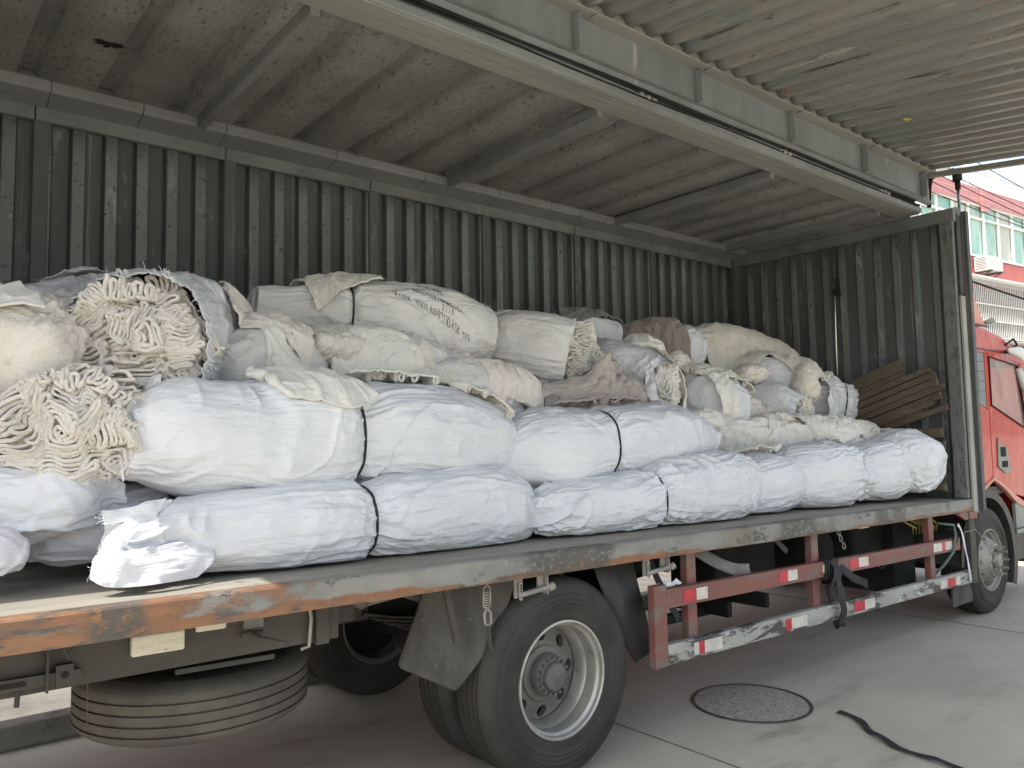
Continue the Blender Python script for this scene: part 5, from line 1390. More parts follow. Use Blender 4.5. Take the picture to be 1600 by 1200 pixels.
BAGS = {
'b5': [(0.704,0.36,1.323,0.054),(0.832,0.42,1.344,0.115),(1.061,0.48,1.364,0.169),(1.435,0.5,1.364,0.205),(1.722,0.5,1.371,0.215),(1.889,0.51,1.373,0.19),(2.075,0.53,1.38,0.22),(2.44,0.57,1.376,0.248),(2.772,0.6,1.348,0.236),(3.053,0.66,1.326,0.131)],
'b6': [(0.844,0.6,1.771,0.168),(0.99,0.62,1.788,0.246),(1.314,0.66,1.771,0.278),(1.672,0.68,1.776,0.297),(1.871,0.7,1.788,0.265),(2.092,0.72,1.79,0.288),(2.475,0.74,1.772,0.288),(2.808,0.76,1.746,0.237),(3.018,0.78,1.657,0.134)],
'b7': [(2.871,0.72,1.623,0.153),(3.071,0.72,1.672,0.228),(3.372,0.7,1.685,0.265),(3.732,0.7,1.725,0.256),(4.087,0.72,1.738,0.259),(4.586,0.76,1.737,0.237),(5.021,0.8,1.717,0.13)],
'b8': [(2.918,0.5,1.314,0.066),(3.059,0.48,1.328,0.135),(3.372,0.48,1.329,0.172),(3.715,0.48,1.343,0.205),(3.984,0.5,1.351,0.195),(4.342,0.52,1.377,0.245),(4.808,0.54,1.389,0.263),(5.187,0.58,1.393,0.187)],
'b9': [(4.953,0.62,1.307,0.164),(5.185,0.58,1.359,0.226),(5.486,0.55,1.38,0.243),(5.808,0.55,1.381,0.178)],
'b10': [(5.641,0.62,1.386,0.176),(5.875,0.56,1.414,0.253),(6.273,0.5,1.421,0.272),(6.82,0.5,1.405,0.206)],
'b11': [(6.618,0.56,1.4,0.192),(6.879,0.5,1.414,0.253),(7.159,0.46,1.427,0.27),(7.38,0.44,1.431,0.215)],
'b12': [(7.21,0.5,1.472,0.225),(7.353,0.4,1.504,0.279),(7.499,0.32,1.5,0.292),(7.616,0.25,1.48,0.239)],
'b1': [(0.263,0.55,1.379,0.089),(0.377,0.5,1.363,0.081),(0.442,0.5,1.346,0.053)],
'b2': [(0.515,0.85,1.338,0.069),(0.612,0.8,1.373,0.113),(0.756,0.8,1.415,0.152),(0.988,0.9,1.448,0.148)],
'b3': [(0.272,0.75,1.556,0.155),(0.48,0.7,1.536,0.154),(0.638,0.7,1.542,0.146),(0.798,0.75,1.566,0.094)],
'c2': [(0.584,0.62,1.847,0.207),(0.717,0.9,1.838,0.227),(0.963,1.3,1.835,0.241)],
'c1': [(0.908,0.78,2.232,0.3),(1.057,1.05,2.286,0.32),(1.265,1.35,2.336,0.309),(1.462,1.6,2.357,0.259)],
'c1l': [(0.427,0.75,2.116,0.183),(0.502,1.0,2.187,0.239),(0.687,1.4,2.288,0.222)],
'c1t': [(0.589,1.3,2.362,0.153),(0.757,1.5,2.436,0.183),(0.997,1.8,2.536,0.18)],
'w1': [(1.368,1.0,2.093,0.163),(1.607,1.1,2.214,0.193),(1.848,1.15,2.159,0.158),(2.028,1.2,2.096,0.089)],
'c5': [(1.82,1.75,2.6,0.12),(1.973,1.72,2.586,0.154),(2.207,1.68,2.585,0.199),(2.461,1.62,2.565,0.255),(2.832,1.58,2.556,0.282),(3.138,1.56,2.546,0.273),(3.392,1.56,2.519,0.206)],
'w2': [(1.87,1.2,2.201,0.128),(2.151,1.2,2.214,0.19),(2.547,1.2,2.194,0.192),(2.884,1.2,2.125,0.146)],
'w3': [(2.499,1.05,2.024,0.139),(2.878,1.05,2.065,0.171),(3.243,1.05,2.041,0.162),(3.437,1.05,2.011,0.096)],
'c7': [(3.625,1.75,2.509,0.217),(3.756,1.6,2.476,0.274),(3.904,1.4,2.425,0.29),(4.04,1.25,2.379,0.26)],
'w4': [(4.608,2.1,2.711,0.147),(4.905,2.0,2.71,0.173),(5.171,1.9,2.659,0.152)],
'c8': [(4.69,1.75,2.443,0.186),(4.7,1.5,2.339,0.234),(4.809,1.25,2.245,0.239),(4.805,1.05,2.148,0.193)],
'w5': [(3.45,1.1,1.961,0.132),(3.937,1.1,2.004,0.176),(4.482,1.1,2.023,0.167),(4.704,1.1,2.017,0.101)],
'c9': [(5.536,2.0,2.604,0.182),(5.837,1.9,2.643,0.222),(6.098,1.8,2.618,0.225),(6.211,1.75,2.601,0.163)],
'c12': [(6.509,2.0,2.664,0.145),(6.821,1.95,2.712,0.188),(7.243,1.85,2.625,0.206),(7.629,1.75,2.546,0.182)],
'c13': [(6.732,1.9,2.368,0.159),(6.89,1.7,2.372,0.184),(7.039,1.5,2.35,0.209),(7.237,1.3,2.277,0.221)],
'c11': [(5.559,1.5,2.177,0.172),(5.57,1.3,2.097,0.247),(5.639,1.15,2.046,0.256),(5.846,1.1,2.025,0.192)],
'c14': [(6.506,1.6,2.021,0.164),(6.639,1.4,2.014,0.237),(6.707,1.2,1.994,0.246),(6.761,1.0,1.938,0.181)],
'c15': [(7.636,1.55,2.033,0.233),(7.612,1.35,2.078,0.309),(7.726,1.2,2.072,0.307),(7.917,1.15,2.019,0.175)],
'w6': [(5.209,1.2,1.773,0.139),(5.596,1.1,1.713,0.186),(6.134,0.95,1.704,0.193),(6.955,0.8,1.692,0.192),(7.465,0.75,1.672,0.162)],
'w7': [(4.92,1.3,1.725,0.158),(5.694,1.3,1.884,0.204),(6.693,1.3,1.886,0.186)],
}
DECK = lambda x: 1.205-.009*x
DARK = 'tied full-length sacks'
FR = 'sacks in the front rows of the load'
# ---- front bottom row
b5, i5 = sack('b5', 'tied_sack', 'white sack tied round its middle, lowest left on the deck, its open mouth sunlit', 'sack', 'sack_white', ('gather','round'), (1.19,), 1.0, 1, DECK, FR, ky=1.0)
b6, i6 = sack('b6', 'tied_sack', 'fattest white sack, strapped round its middle, lying on the lower left tied sack', 'sack', 'sack_white', ('round','round'), (1.03,), .9, 2, None, FR)
b7, i7 = sack('b7', 'tied_sack', 'white strapped sack of the second tier in the middle, below the taupe towels', 'sack', 'sack_white', ('round','gather'), (.86,), .75, 3, None, FR)
b8, i8 = sack('b8', 'tied_sack', 'white strapped sack on the deck edge in the middle, its left end gathered into pleats', 'sack', 'sack_white', ('gather','round'), (1.07,), 1.15, 4, DECK, FR)
b9, _ = sack('b9', 'woven_sack', 'short white sack on the deck, between the middle strapped sack and the wide pleated sack', 'sack', 'sack_white', wr=1.0, seed=5, floor=DECK, group=FR)
b10, _ = sack('b10', 'woven_sack', 'wide white sack with long pleats, on the deck, third from the planks', 'sack', 'sack_white', ('round','round'), (.9,), 1.3, 6, DECK, FR)
b11, _ = sack('b11', 'woven_sack', 'white sack on the deck, second from the planks', 'sack', 'sack_white', ('round','gather'), (), 1.25, 7, DECK, FR)
b12, _ = sack('b12', 'woven_sack', 'upright bulging white sack nearest the planks and the bulkhead', 'sack', 'sack_white', ('round','round'), (), 1.3, 8, DECK, FR)
# ---- left end
b1, _ = sack('b1', 'woven_sack', 'small lilac grey sack cut off by the left picture edge, on the deck', 'sack', 'sack_lilac', wr=1, seed=9, floor=DECK)
b2, _ = sack('b2', 'woven_sack', 'lilac translucent sack lying on the deck behind the sunlit sack mouth', 'sack', 'sack_lilac', wr=1.3, seed=10, floor=DECK)
b3, _ = sack('b3', 'woven_sack', 'bluish white sack under the lower roll of towels at the left', 'sack', 'sack_white', ('round','gather'), wr=1.3, seed=11)
# lower roll
c2, j2_ = sack('c2', 'towel_roll', 'lower roll of folded cream towels at the far left, showing its meandering end', 'towel roll', 'plastic_thin', ('open','round'), wr=1, seed=12, lump=.04, res=.009, ky=1.25)
fold_end('folded_layers', (.60,.50,1.85), (-.30,-.93,.05), [(-.14,.07,.11,.11,.9,'s',.02),(.03,.10,.12,.09,-.3,'s',.0),(.15,-.02,.10,.14,1.3,'s',.03),(-.16,-.08,.10,.10,.2,'s',-.01),(-.01,-.02,.09,.09,.4,'c',.03),(.0,-.14,.15,.06,.1,'s',.01),(.16,-.15,.08,.06,.5,'c',.0),(.0,.175,.09,.032,.0,'h',.03),(.14,.14,.07,.03,-.6,'h',.02),(-.14,.145,.07,.03,.6,'h',.02)], .0165, 'towel_cream', c2, 3, R=(.285,.225))
# upper roll
c1, j1_ = sack('c1', 'towel_roll', 'biggest roll of cream towels, upper left, open end facing out of a white sack', 'towel roll', 'sack_white', ('open','round'), wr=1.1, seed=13, lump=.04, res=.008)
fold_end('folded_layers', (.86,.72,2.215), (-.42,-.87,.02), [(.0,.225,.10,.045,-.05,'h',.05),(.145,.18,.075,.04,-.75,'h',.03),(-.15,.175,.08,.04,.75,'h',.03),(.04,.03,.11,.13,1.2,'s',.03),(.06,-.0,.07,.07,0,'c',.06),(.19,.04,.07,.17,.15,'s',.02),(-.14,.08,.10,.10,.6,'s',.0),(-.17,-.08,.12,.08,.35,'s',.04),(-.02,-.15,.13,.06,-.1,'s',.03),(.13,-.17,.10,.07,.4,'c',.0),(-.17,.12,.09,.06,.7,'s',.02),(.15,.12,.07,.06,-.6,'c',.02),(-.1,-.23,.14,.05,.0,'s',.02),(.03,-.24,.16,.05,.1,'s',.0),(-.13,-.31,.17,.06,.15,'s',.03),(.10,-.32,.15,.055,-.1,'s',.02),(-.27,-.22,.10,.07,.5,'s',.0),(.24,-.27,.08,.06,.2,'s',.0),(-.02,-.37,.2,.04,.0,'h',.03),(-.30,-.05,.07,.10,.3,'s',-.02)], .0165, 'towel_cream', c1, 8, R=(.315,.32))
c1l, _ = sack('c1l', 'towel_bundle', 'grey cream towel bundle at the left edge beside the biggest roll', 'towel bundle', 'towel_cream', ('round','round'), wr=1.2, seed=14, lump=.1, res=.008, fold=0.034)
c1t, _ = sack('c1t', 'film_bundle', 'bundle in thin lilac film behind the top of the biggest roll', 'sack', 'sack_lilac', wr=1.4, seed=15, res=.009)
# ---- middle, second row
w1, _ = sack('w1', 'woven_sack', 'greyed sack between the biggest towel roll and the fattest strapped sack', 'sack', 'sack_grey', wr=1.2, seed=16, res=.009)
c5, i5c = sack('c5', 'marked_sack', 'long greyish sack on top of the pile with handwritten marker lines and a black tie', 'sack', 'sack_grey', ('round','round'), (.56,), .9, 17, None, res=.008)
w2, _ = sack('w2', 'woven_sack', 'greyed sack hidden under towels below the handwritten sack', 'sack', 'sack_grey', wr=1.2, seed=18, res=.009, fold=0.03)
w3, _ = sack('w3', 'woven_sack', 'greyed sack under the pink towels behind the right half of the fattest sack', 'sack', 'sack_lilac', wr=1.2, seed=19, res=.009, fold=0.03)
c7, _ = sack('c7', 'towel_roll', 'white sack right of the handwritten one, its open end showing yellowish folds', 'towel roll', 'sack_grey', ('round','open'), wr=1.2, seed=20, lump=.04, res=.008)
fold_end('folded_layers', (4.02,1.13,2.395), (-.28,-.95,-.02), [(-.03,.02,.13,.20,.15,'s',.02),(.09,.05,.05,.15,0,'s',.0),(.0,-.15,.10,.05,0,'c',.02),(-.02,.17,.14,.05,.2,'s',.0)], .019, 'towel_yellow', c7, 12, R=(.20,.235))
w4, _ = sack('w4', 'woven_sack', 'white sack at the back below the dark grey towel', 'sack', 'sack_white', wr=1, seed=21, res=.01)
c8, _ = sack('c8', 'towel_roll', 'white sack sloping down between the yellowish roll and the hump of cream towels', 'towel roll', 'sack_white', ('round','open'), wr=1.5, seed=22, res=.009)
fold_end('folded_layers', (4.82,.98,2.14), (-.35,-.93,-.1), [(-.04,.02,.10,.14,.9,'s',.02),(.08,.0,.07,.14,.2,'s',.0),(0,-.13,.11,.05,0,'s',.0),(.02,.14,.10,.04,0,'h',.02)], .019, 'towel_white', c8, 5, R=(.17,.18))
w5, _ = sack('w5', 'towel_bundle', 'taupe towel bundle lying behind the middle strapped sack', 'towel bundle', 'towel_taupe', wr=1, seed=23, res=.01, lump=.08, fold=0.035)
c9, _ = sack('c9', 'woven_sack', 'white sack end poking out of the brown towels at the back', 'sack', 'sack_white', wr=1, seed=24, res=.01)
c12, _ = sack('c12', 'towel_bundle', 'cream terry bundle highest on the right of the pile', 'towel bundle', 'towel_yellow', wr=1, seed=25, res=.01, lump=.08, fold=0.022)
c13, _ = sack('c13', 'towel_roll', 'white sack below the highest cream towels, open end with folds to the right', 'towel roll', 'sack_white', ('round','open'), wr=1.1, seed=26, res=.009, lump=.04)
fold_end('folded_layers', (7.33,1.2,2.24), (.05,-.99,-.05), [(0,.02,.10,.15,1.2,'s',.02),(.06,.0,.06,.14,.2,'s',.0),(0,-.15,.10,.05,0,'s',.0)], .024, 'towel_yellow', c13, 15, R=(.16,.20))
c11, _ = sack('c11', 'woven_sack', 'bulging white sack with a drooping flap, right of the sloping roll', 'sack', 'sack_white', ('round','round'), wr=1.5, seed=27, res=.009)
c14, _ = sack('c14', 'towel_roll', 'crinkled white sack with a coil of cream folds at its end, over the loose towels', 'towel roll', 'sack_white', ('round','open'), wr=1.5, seed=28, res=.009)
fold_end('folded_layers', (6.80,.93,1.94), (-.2,-.97,0), [(0,0,.13,.13,0,'c',.03),(.0,.12,.12,.05,0,'h',.02)], .024, 'towel_cream', c14, 21, R=(.15,.15))
c15, _ = sack('c15', 'woven_sack', 'rightmost upper sack with torn film hanging from its tied neck', 'sack', 'sack_white', ('round','round'), (.42,), 1.4, 29, None, res=.009)
w6, _ = sack('w6', 'towel_bundle', 'long bundle of whitish towels above the right-hand sacks of the front row', 'towel bundle', 'towel_white', wr=1, seed=30, res=.01, lump=.1, fold=0.035)
w7, _ = sack('w7', 'towel_bundle', 'pale towel bundle deep in the pile behind the loose towels on the right', 'towel bundle', 'towel_pink', wr=1, seed=31, res=.012, lump=.1, fold=0.03)
# filling bundles further back (tops show between the others)
BAGS['f1'] = [(.2,2.0,2.0,.35),(1.2,2.1,2.1,.35),(2.2,2.1,2.1,.32)]
BAGS['f2'] = [(2.2,1.7,1.95,.35),(3.4,1.8,2.0,.35),(4.6,1.9,2.1,.33)]
BAGS['f3'] = [(4.8,1.9,2.1,.33),(6.0,1.9,2.05,.33),(7.4,1.9,2.0,.33)]
BAGS['f4'] = [(.4,1.4,1.6,.33),(2.0,1.35,1.62,.33),(3.6,1.35,1.62,.33)]
BAGS['f5'] = [(3.6,1.35,1.6,.33),(5.4,1.3,1.55,.31),(7.4,1.3,1.52,.31)]
for k, lab in (('f1','greyed sack at the back of the load behind the biggest towel roll'),('f2','greyed sack deep behind the handwritten sack'),('f3','greyed sack deep behind the highest cream towels'),('f4','greyed sack in the core of the pile behind the fattest sack'),('f5','greyed sack in the core of the pile behind the middle strapped sacks')):
    sack(k, 'woven_sack', lab, 'sack', 'sack_grey', seed=40+int(k[1]), res=.02)

# ---- handwriting on the long grey sack
GL = {'gong': [[(0,1),(1,1)],[(.5,1),(.5,0)],[(-.1,0),(1.1,0)]], 'ka': [[(.5,1.1),(.5,.5)],[(.5,.8),(.9,.8)],[(0,.5),(1,.5)],[(.5,.5),(.5,-.1)],[(.5,.3),(.8,.15)]],
 'hook': [[(.1,.9),(.8,.9),(.5,.5),(.8,.2),(.2,0)]], 'chuan': [[(.1,1),(0,0)],[(.5,.9),(.5,.2)],[(.9,1),(.9,0)]], '1': [[(.5,1),(.45,0)]], '2': [[(.1,.8),(.5,1),(.8,.7),(.1,0),(.9,.05)]],
 '0': [[(.5,1),(.1,.6),(.2,.1),(.7,.05),(.9,.5),(.5,1)]], 'sq': [[(.1,.9),(.1,.1),(.9,.1),(.9,.9),(.1,.9)],[(.1,.5),(.9,.5)]], 'qi': [[(.5,1),(.45,.2),(.9,.1)],[(0,.5),(1,.65)]],
 'qi2': [[(.3,1),(0,.7)],[(.3,.85),(1,.85)],[(.2,.6),(.8,.6),(.8,.1),(1,0)],[(.1,.1),(.6,.45)]], 'men': [[(.1,1),(.2,.85)],[(.05,.7),(.05,0)],[(.3,.8),(.95,.8),(.95,.05),(.8,.1)]],
 'zh': [[(.5,1),(.5,.7)],[(.05,.7),(.95,.7)],[(.5,.7),(.1,.1)],[(.4,.45),(.95,.05)],[(.2,.35),(.75,.35)]], 'shou': [[(.2,.95),(.8,1)],[(.1,.7),(.9,.72)],[(0,.45),(1,.48)],[(.5,1),(.5,0),(.3,.1)]],
 'hu': [[(.6,1),(0,0)],[(.3,.6),(1,.7)],[(.5,.6),(.9,0)]], '=': [[(.1,.6),(.9,.65)],[(.1,.3),(.9,.33)]], '5': [[(.8,1),(.2,1),(.2,.55),(.8,.5),(.7,.1),(.1,.05)]], '9': [[(.8,.7),(.3,.95),(.2,.6),(.8,.6),(.7,0)]]}
GL['3'] = [[(.1,.95),(.8,.85),(.4,.55),(.85,.3),(.1,0)]]
LINES = [ # start along the sack, start angle, degrees lost per glyph, glyph height, glyphs
 ((1.00, 56, 3.5), .034, ['2','1','hook',' ','hu','ka','gong']),
 ((.93, 34, 1.8), .036, ['zh','0','0','0','shou','chuan','hu','1','sq','qi2','zh','5','1','2','=']),
 ((.79, 31, 1.0), .030, ['1','gong']),
 ((.80, 24, 2.1), .040, ['qi','1','sq','zh',' ','qi2','hook','men','1','hu','sq','ka','2','men','0','qi','3','zh',' ','9','1','5']),
 ((1.12, 10, 1.6), .034, ['2','1','1','hu'])]
def ink_on(o, info):
    u = info['u']; P = info['P']; nv = P.shape[1]; b = MB(); rs = random.Random(6)
    def pt(uu, ang):
        i = np.clip(np.searchsorted(u, uu), 1, len(u)-1); f = (uu-u[i-1])/(u[i]-u[i-1]+1e-9)
        a = (ang % 360)/360*nv; j = int(a) % nv; g = a-int(a); j1 = (j+1) % nv
        p = (P[i-1,j]*(1-f)+P[i,j]*f)*(1-g)+(P[i-1,j1]*(1-f)+P[i,j1]*f)*g
        c = info['c'][i]; o_ = p-c; o_ /= np.linalg.norm(o_); return p+o_*.0022
    for (u0, a0, da_), h, gl in LINES:
        du = u0; da = a0; circ = 2*math.pi*.25
        for g in gl:
            wd = h*.58*rs.uniform(.85,1.1)
            for stt in GL.get(g, []):
                pts = [pt(du+x*wd+rs.uniform(-.002,.002), da + y*h/circ*360) for x, y in stt]
                dense = []
                for q in range(len(pts)-1):
                    for t in (0,.5): dense.append(pts[q]*(1-t)+pts[q+1]*t)
                dense.append(pts[-1]); b.tube(dense, .0021 if h > .05 else .0017, 4)
            du += wd*1.12; da -= da_
    return b.build('handwriting', 'ink', o)
ink_on(c5, i5c)
# ---- loose cloths dropped over the pile
TW = 'towels spread loose over the sacks'
cloth('draped_towel', 'whitish terry towel draped over the left half of the fattest sack', 'towel', (1.47,.86,2.42), (.95,.62), .05, 'towel_white', 51, (.66,.75), .09, group=TW, fray=60)
cloth('draped_towel', 'grey cream towel spread down the left of the biggest towel roll', 'towel', (.22,.95,2.62), (.55,.75), .2, 'towel_white', 52, (.75,.8), .07, group=TW)
cloth('draped_towel', 'cream towel humped over the greyed sack left of the handwritten sack', 'towel', (1.62,1.12,2.62), (.60,.55), -.2, 'towel_pink', 53, (.72,.75), .08, group=TW, fray=40)
cloth('draped_towel', 'yellowish white towel folded against the lower left of the handwritten sack', 'towel', (2.10,1.32,2.75), (.95,.6), .1, 'towel_yellow', 54, (.72,.75), .09, group=TW, fray=40)
cloth('draped_towel', 'whitish terry towel draped over the right half of the fattest sack', 'towel', (2.25,.92,2.42), (.85,.62), -.05, 'towel_white', 55, (.66,.75), .09, group=TW, fray=60)
cloth('loose_sack_sheet', 'flat empty woven sack laid over the towels below the handwritten sack', 'sack', (2.62,1.05,2.50), (.75,.5), -.12, 'sack_grey', 56, (.95,.95), .03, thick=.005, fray=90)
cloth('draped_towel', 'pale cream towel crumpled right of the flat empty sack', 'towel', (3.18,1.05,2.42), (.80,.7), .1, 'towel_pink', 57, (.58,.65), .12, group=TW, fray=50)
cloth('draped_towel', 'yellowish towel strip between the handwritten sack and the flat empty sack', 'towel', (2.78,1.34,2.62), (.7,.35), .0, 'towel_yellow', 58, (.7,.8), .09, group=TW)
cloth('draped_towel', 'taupe towel rumpled behind the middle strapped sack', 'towel', (3.95,1.05,2.42), (1.35,.8), .05, 'towel_taupe', 59, (.72,.6), .12, group=TW)
cloth('draped_towel', 'dark grey towel rumpled at the back against the corrugated wall', 'towel', (4.95,2.05,3.0), (.95,.5), .0, 'towel_grey', 60, (.6,.7), .14, group=TW)
cloth('draped_towel', 'dark brown towel hanging in long folds over the back sacks', 'towel', (5.62,1.78,3.1), (.85,.95), .1, 'towel_brown', 61, (.62,.85), .12, group=TW)
cloth('draped_towel', 'brown towel bunched on top of the hanging brown towel', 'towel', (5.65,1.95,3.2), (.75,.5), .2, 'towel_brown', 62, (.7,.6), .13, group=TW)
cloth('draped_towel', 'cream towel heaped on the bulging sack with the drooping flap', 'towel', (5.72,1.22,2.6), (.85,.7), .0, 'towel_yellow', 63, (.68,.6), .12, group=TW)
cloth('draped_towel', 'cream terry towel spread on the highest bundle at the right', 'towel', (7.1,1.8,3.0), (1.5,.9), -.05, 'towel_yellow', 64, (.82,.75), .09, group=TW, n=64)
cloth('draped_towel', 'whitish towel lying over the sacks left of the coil of cream folds', 'towel', (5.75,.92,2.1), (1.25,.7), .0, 'towel_white', 65, (.72,.62), .11, group=TW, n=64)
cloth('draped_towel', 'knobbly cream towel in front of the torn-film sack', 'towel', (6.75,.78,2.05), (1.1,.7), .1, 'towel_white', 66, (.68,.62), .11, group=TW, n=60)
cloth('draped_towel', 'short pale towel tucked behind the upright sack by the planks', 'towel', (7.35,.72,2.05), (.7,.5), -.1, 'towel_pink', 67, (.7,.7), .1, group=TW)
cloth('draped_towel', 'yellowish terry towel lying on top of the handwritten sack', 'towel', (2.30,1.62,2.95), (.55,.42), .05, 'towel_yellow', 68, (.8,.8), .05, group=TW, fray=40)
cloth('draped_towel', 'cream towel hanging beside the sloping sack, left of the bulging sack', 'towel', (5.1,1.1,2.5), (.5,.7), .2, 'towel_yellow', 69, (.62,.75), .1, group=TW)
cloth('film_sheet', 'torn milky film lying over the top of the biggest towel roll', 'plastic film', (.62,1.75,2.95), (.6,.45), .3, 'plastic_thin', 70, (.85,.85), .05, thick=.003, fray=80)
cloth('draped_towel', 'pale towel over the rightmost upper sack and its neighbour', 'towel', (7.25,1.25,2.7), (.7,.55), .1, 'towel_yellow', 72, (.7,.7), .09, group=TW)
lump('towel_heap', 'brownish towel wad squeezed between the lower left tied sack and the pleated one', 'towel', (3.17,.80,1.40), (.16,.34,.26), .1, 'towel_brown', 81, .03, 9, 60)
lump('towel_heap', 'small pale knot of towel under the right end of the handwritten sack', 'towel', (3.0,1.28,2.25), (.34,.2,.12), .1, 'towel_pink', 83, .025, 10, 60)

# flaps and torn film (belong to their sacks)
def flap(parent, pts, mat='sack_white', seed=0, amp=.02, thick=.003, nu=26, nv=26, fray=0, closed=False):
    """a rumpled sheet through a grid of control points (rows of points)"""
    A = np.array(pts, float); R_, C_ = A.shape[:2]
    u = np.linspace(0, R_-1, nu); v = np.linspace(0, C_-1, nv)
    B = np.stack([crom(A[:, k], u) for k in range(C_)], 1)
    G = np.stack([crom(B[i], v) for i in range(nu)], 0)
    n = np.cross(np.gradient(G, axis=0), np.gradient(G, axis=1)); n /= np.linalg.norm(n, axis=-1, keepdims=True)+1e-9
    d = amp*(ridge(noise(G[...,0]*9+seed, G[...,1]*9, G[...,2]*5, seed), 1.5)-.5) + amp*.6*(ridge(noise(G[...,0]*22, G[...,1]*22+seed, G[...,2]*14, seed+1), 1.5)-.5) + amp*.5*noise(G[...,0]*4, G[...,1]*4, G[...,2]*4, seed+2)
    G = G + n*d[..., None]
    idx = np.arange(nu*nv).reshape(nu, nv)
    F = np.stack([idx[:-1,:-1], idx[1:,:-1], idx[1:,1:], idx[:-1,1:]], -1).reshape(-1,4)
    o = mesh_obj('loose_flap', G.reshape(-1,3), F, mat, parent, True)
    md = o.modifiers.new('sub','SUBSURF'); md.levels = 1; md.render_levels = 1
    md = o.modifiers.new('thickness','SOLIDIFY'); md.thickness = thick
    if fray:
        threads('frayed_threads', G[-1], [G[-1][k]-G[-2][k] for k in range(nv)], fray, .03, mat, o, seed)
    return o
HP = [((6.36,.97,1.86),(.42,.30,.20),'towel_cream','knot of cream towels just below the coil of cream folds'),
 ((5.30,1.02,1.88),(.50,.30,.22),'towel_white','whitish towel knot under the end of the sloping roll'),
 ((7.20,.86,1.80),(.36,.28,.18),'towel_cream','cream towel knot behind the second sack from the planks'),
 ((6.58,1.40,2.36),(.44,.30,.18),'towel_pink','pale towel knot under the hem of the highest cream towel'),
 ((5.45,1.42,2.42),(.40,.30,.20),'towel_yellow','cream towel knot just below the hanging brown towel'),
 ((4.32,1.18,2.26),(.26,.30,.26),'towel_taupe','taupe folds wedged between the yellowish roll and the sloping sack'),
 ((2.80,.90,1.99),(.46,.28,.20),'towel_white','whitish towel knot on the right shoulder of the fattest sack'),
 ((2.05,1.12,2.29),(.46,.30,.18),'towel_yellow','cream towel knot below the tie of the handwritten sack'),
 ((2.87,1.22,2.27),(.34,.24,.14),'towel_cream','cream towel knot under the right half of the handwritten sack'),
 ((7.08,1.10,2.27),(.26,.22,.34),'towel_yellow','upright knot of cream towels left of the torn-film sack'),
 ((3.55,1.02,2.06),(.40,.26,.16),'towel_taupe','taupe towel knot at the left end of the rumpled taupe towel'),
 ((5.06,1.40,2.50),(.34,.28,.20),'towel_white','whitish knot of cloth above the open end of the sloping sack')]
for i, (c_, s_, m_, lab) in enumerate(HP):
    lump('towel_heap', lab, 'towel', c_, s_, .1+.4*math.sin(i*2.1), m_, 90+i, .034, 9.5, 76, pw=2.2, tilt=.15*math.cos(i*1.7), aniso=(1, .6), group='knots of towels stuffed between the sacks')
flap(b5, [[(0.94,0.42,1.53),(0.86,0.34,1.42),(0.80,0.28,1.30)],[(0.806,0.42,1.514),(0.735,0.30,1.379),(0.704,0.24,1.27)],[(0.725,0.50,1.489),(0.692,0.36,1.349),(0.648,0.26,1.25)]], 'sack_white', 1, .02, fray=14)
flap(b5, [[(1.10,0.36,1.36),(1.09,0.30,1.28),(1.02,0.26,1.225)],[(0.90,0.28,1.36),(0.83,0.22,1.30),(0.82,0.20,1.225)],[(0.74,0.24,1.35),(0.70,0.22,1.31),(0.68,0.21,1.235)],[(0.672,0.30,1.35),(0.649,0.28,1.32),(0.648,0.27,1.26)]], 'plastic_thin', 2, .024, fray=14)
flap(b5, [[(0.964,0.42,1.53),(0.947,0.40,1.485)],[(0.82,0.38,1.515),(0.816,0.36,1.47)],[(0.69,0.36,1.505),(0.697,0.34,1.455)]], 'plastic_thin', 3, .02, fray=14)
flap(b6, [[(0.973,0.62,2.063),(0.893,0.47,1.876),(0.834,0.52,1.65)],[(0.931,0.66,2.05),(0.848,0.50,1.863),(0.814,0.54,1.677)],[(0.888,0.75,1.999),(0.817,0.58,1.852),(0.803,0.58,1.704)]], 'plastic_thin', 4, .025, fray=60)
flap(b6, [[(0.829,0.62,2.016),(0.828,0.55,1.85),(0.836,0.52,1.704)],[(0.773,0.60,1.98),(0.783,0.50,1.796),(0.794,0.48,1.627)],[(0.76,0.60,1.905),(0.753,0.52,1.771),(0.782,0.48,1.61)]], 'plastic_thin', 5, .03, fray=60)
flap(b6, [[(2.74,0.55,1.85),(2.69,0.52,1.71),(2.65,0.54,1.55)],[(2.85,0.58,1.76),(2.81,0.55,1.66),(2.77,0.55,1.54)],[(2.95,0.63,1.70),(2.93,0.61,1.63),(2.87,0.61,1.55)]], 'sack_white', 6, .02, fray=40)
flap(c15, [[(7.42,1.1,2.367),(7.28,0.98,2.131),(7.25,0.97,1.88)],[(7.632,1.1,2.342),(7.458,0.96,2.071),(7.33,0.95,1.80)]], 'plastic_thin', 7, .04, fray=60)
flap(c15, [[(7.55,1.15,2.391),(7.50,1.08,2.141)],[(7.70,1.1,2.26),(7.62,1.05,2.03)],[(7.86,1.05,2.09),(7.66,1.02,1.96)]], 'plastic_thin', 8, .03, fray=60)
flap(c11, [[(5.40,1.05,2.29),(5.52,.93,2.27)],[(5.36,.90,2.12),(5.52,.83,2.13)],[(5.40,.88,1.95),(5.56,.84,1.93)]], 'towel_white', 9, .035, thick=.01)
flap(c8, [[(4.60,1.0,2.28),(4.52,.94,2.13),(4.58,.90,1.97)],[(4.66,.97,2.30),(4.58,.90,2.15),(4.65,.87,1.98)]], 'sack_white', 10, .03, fray=40)
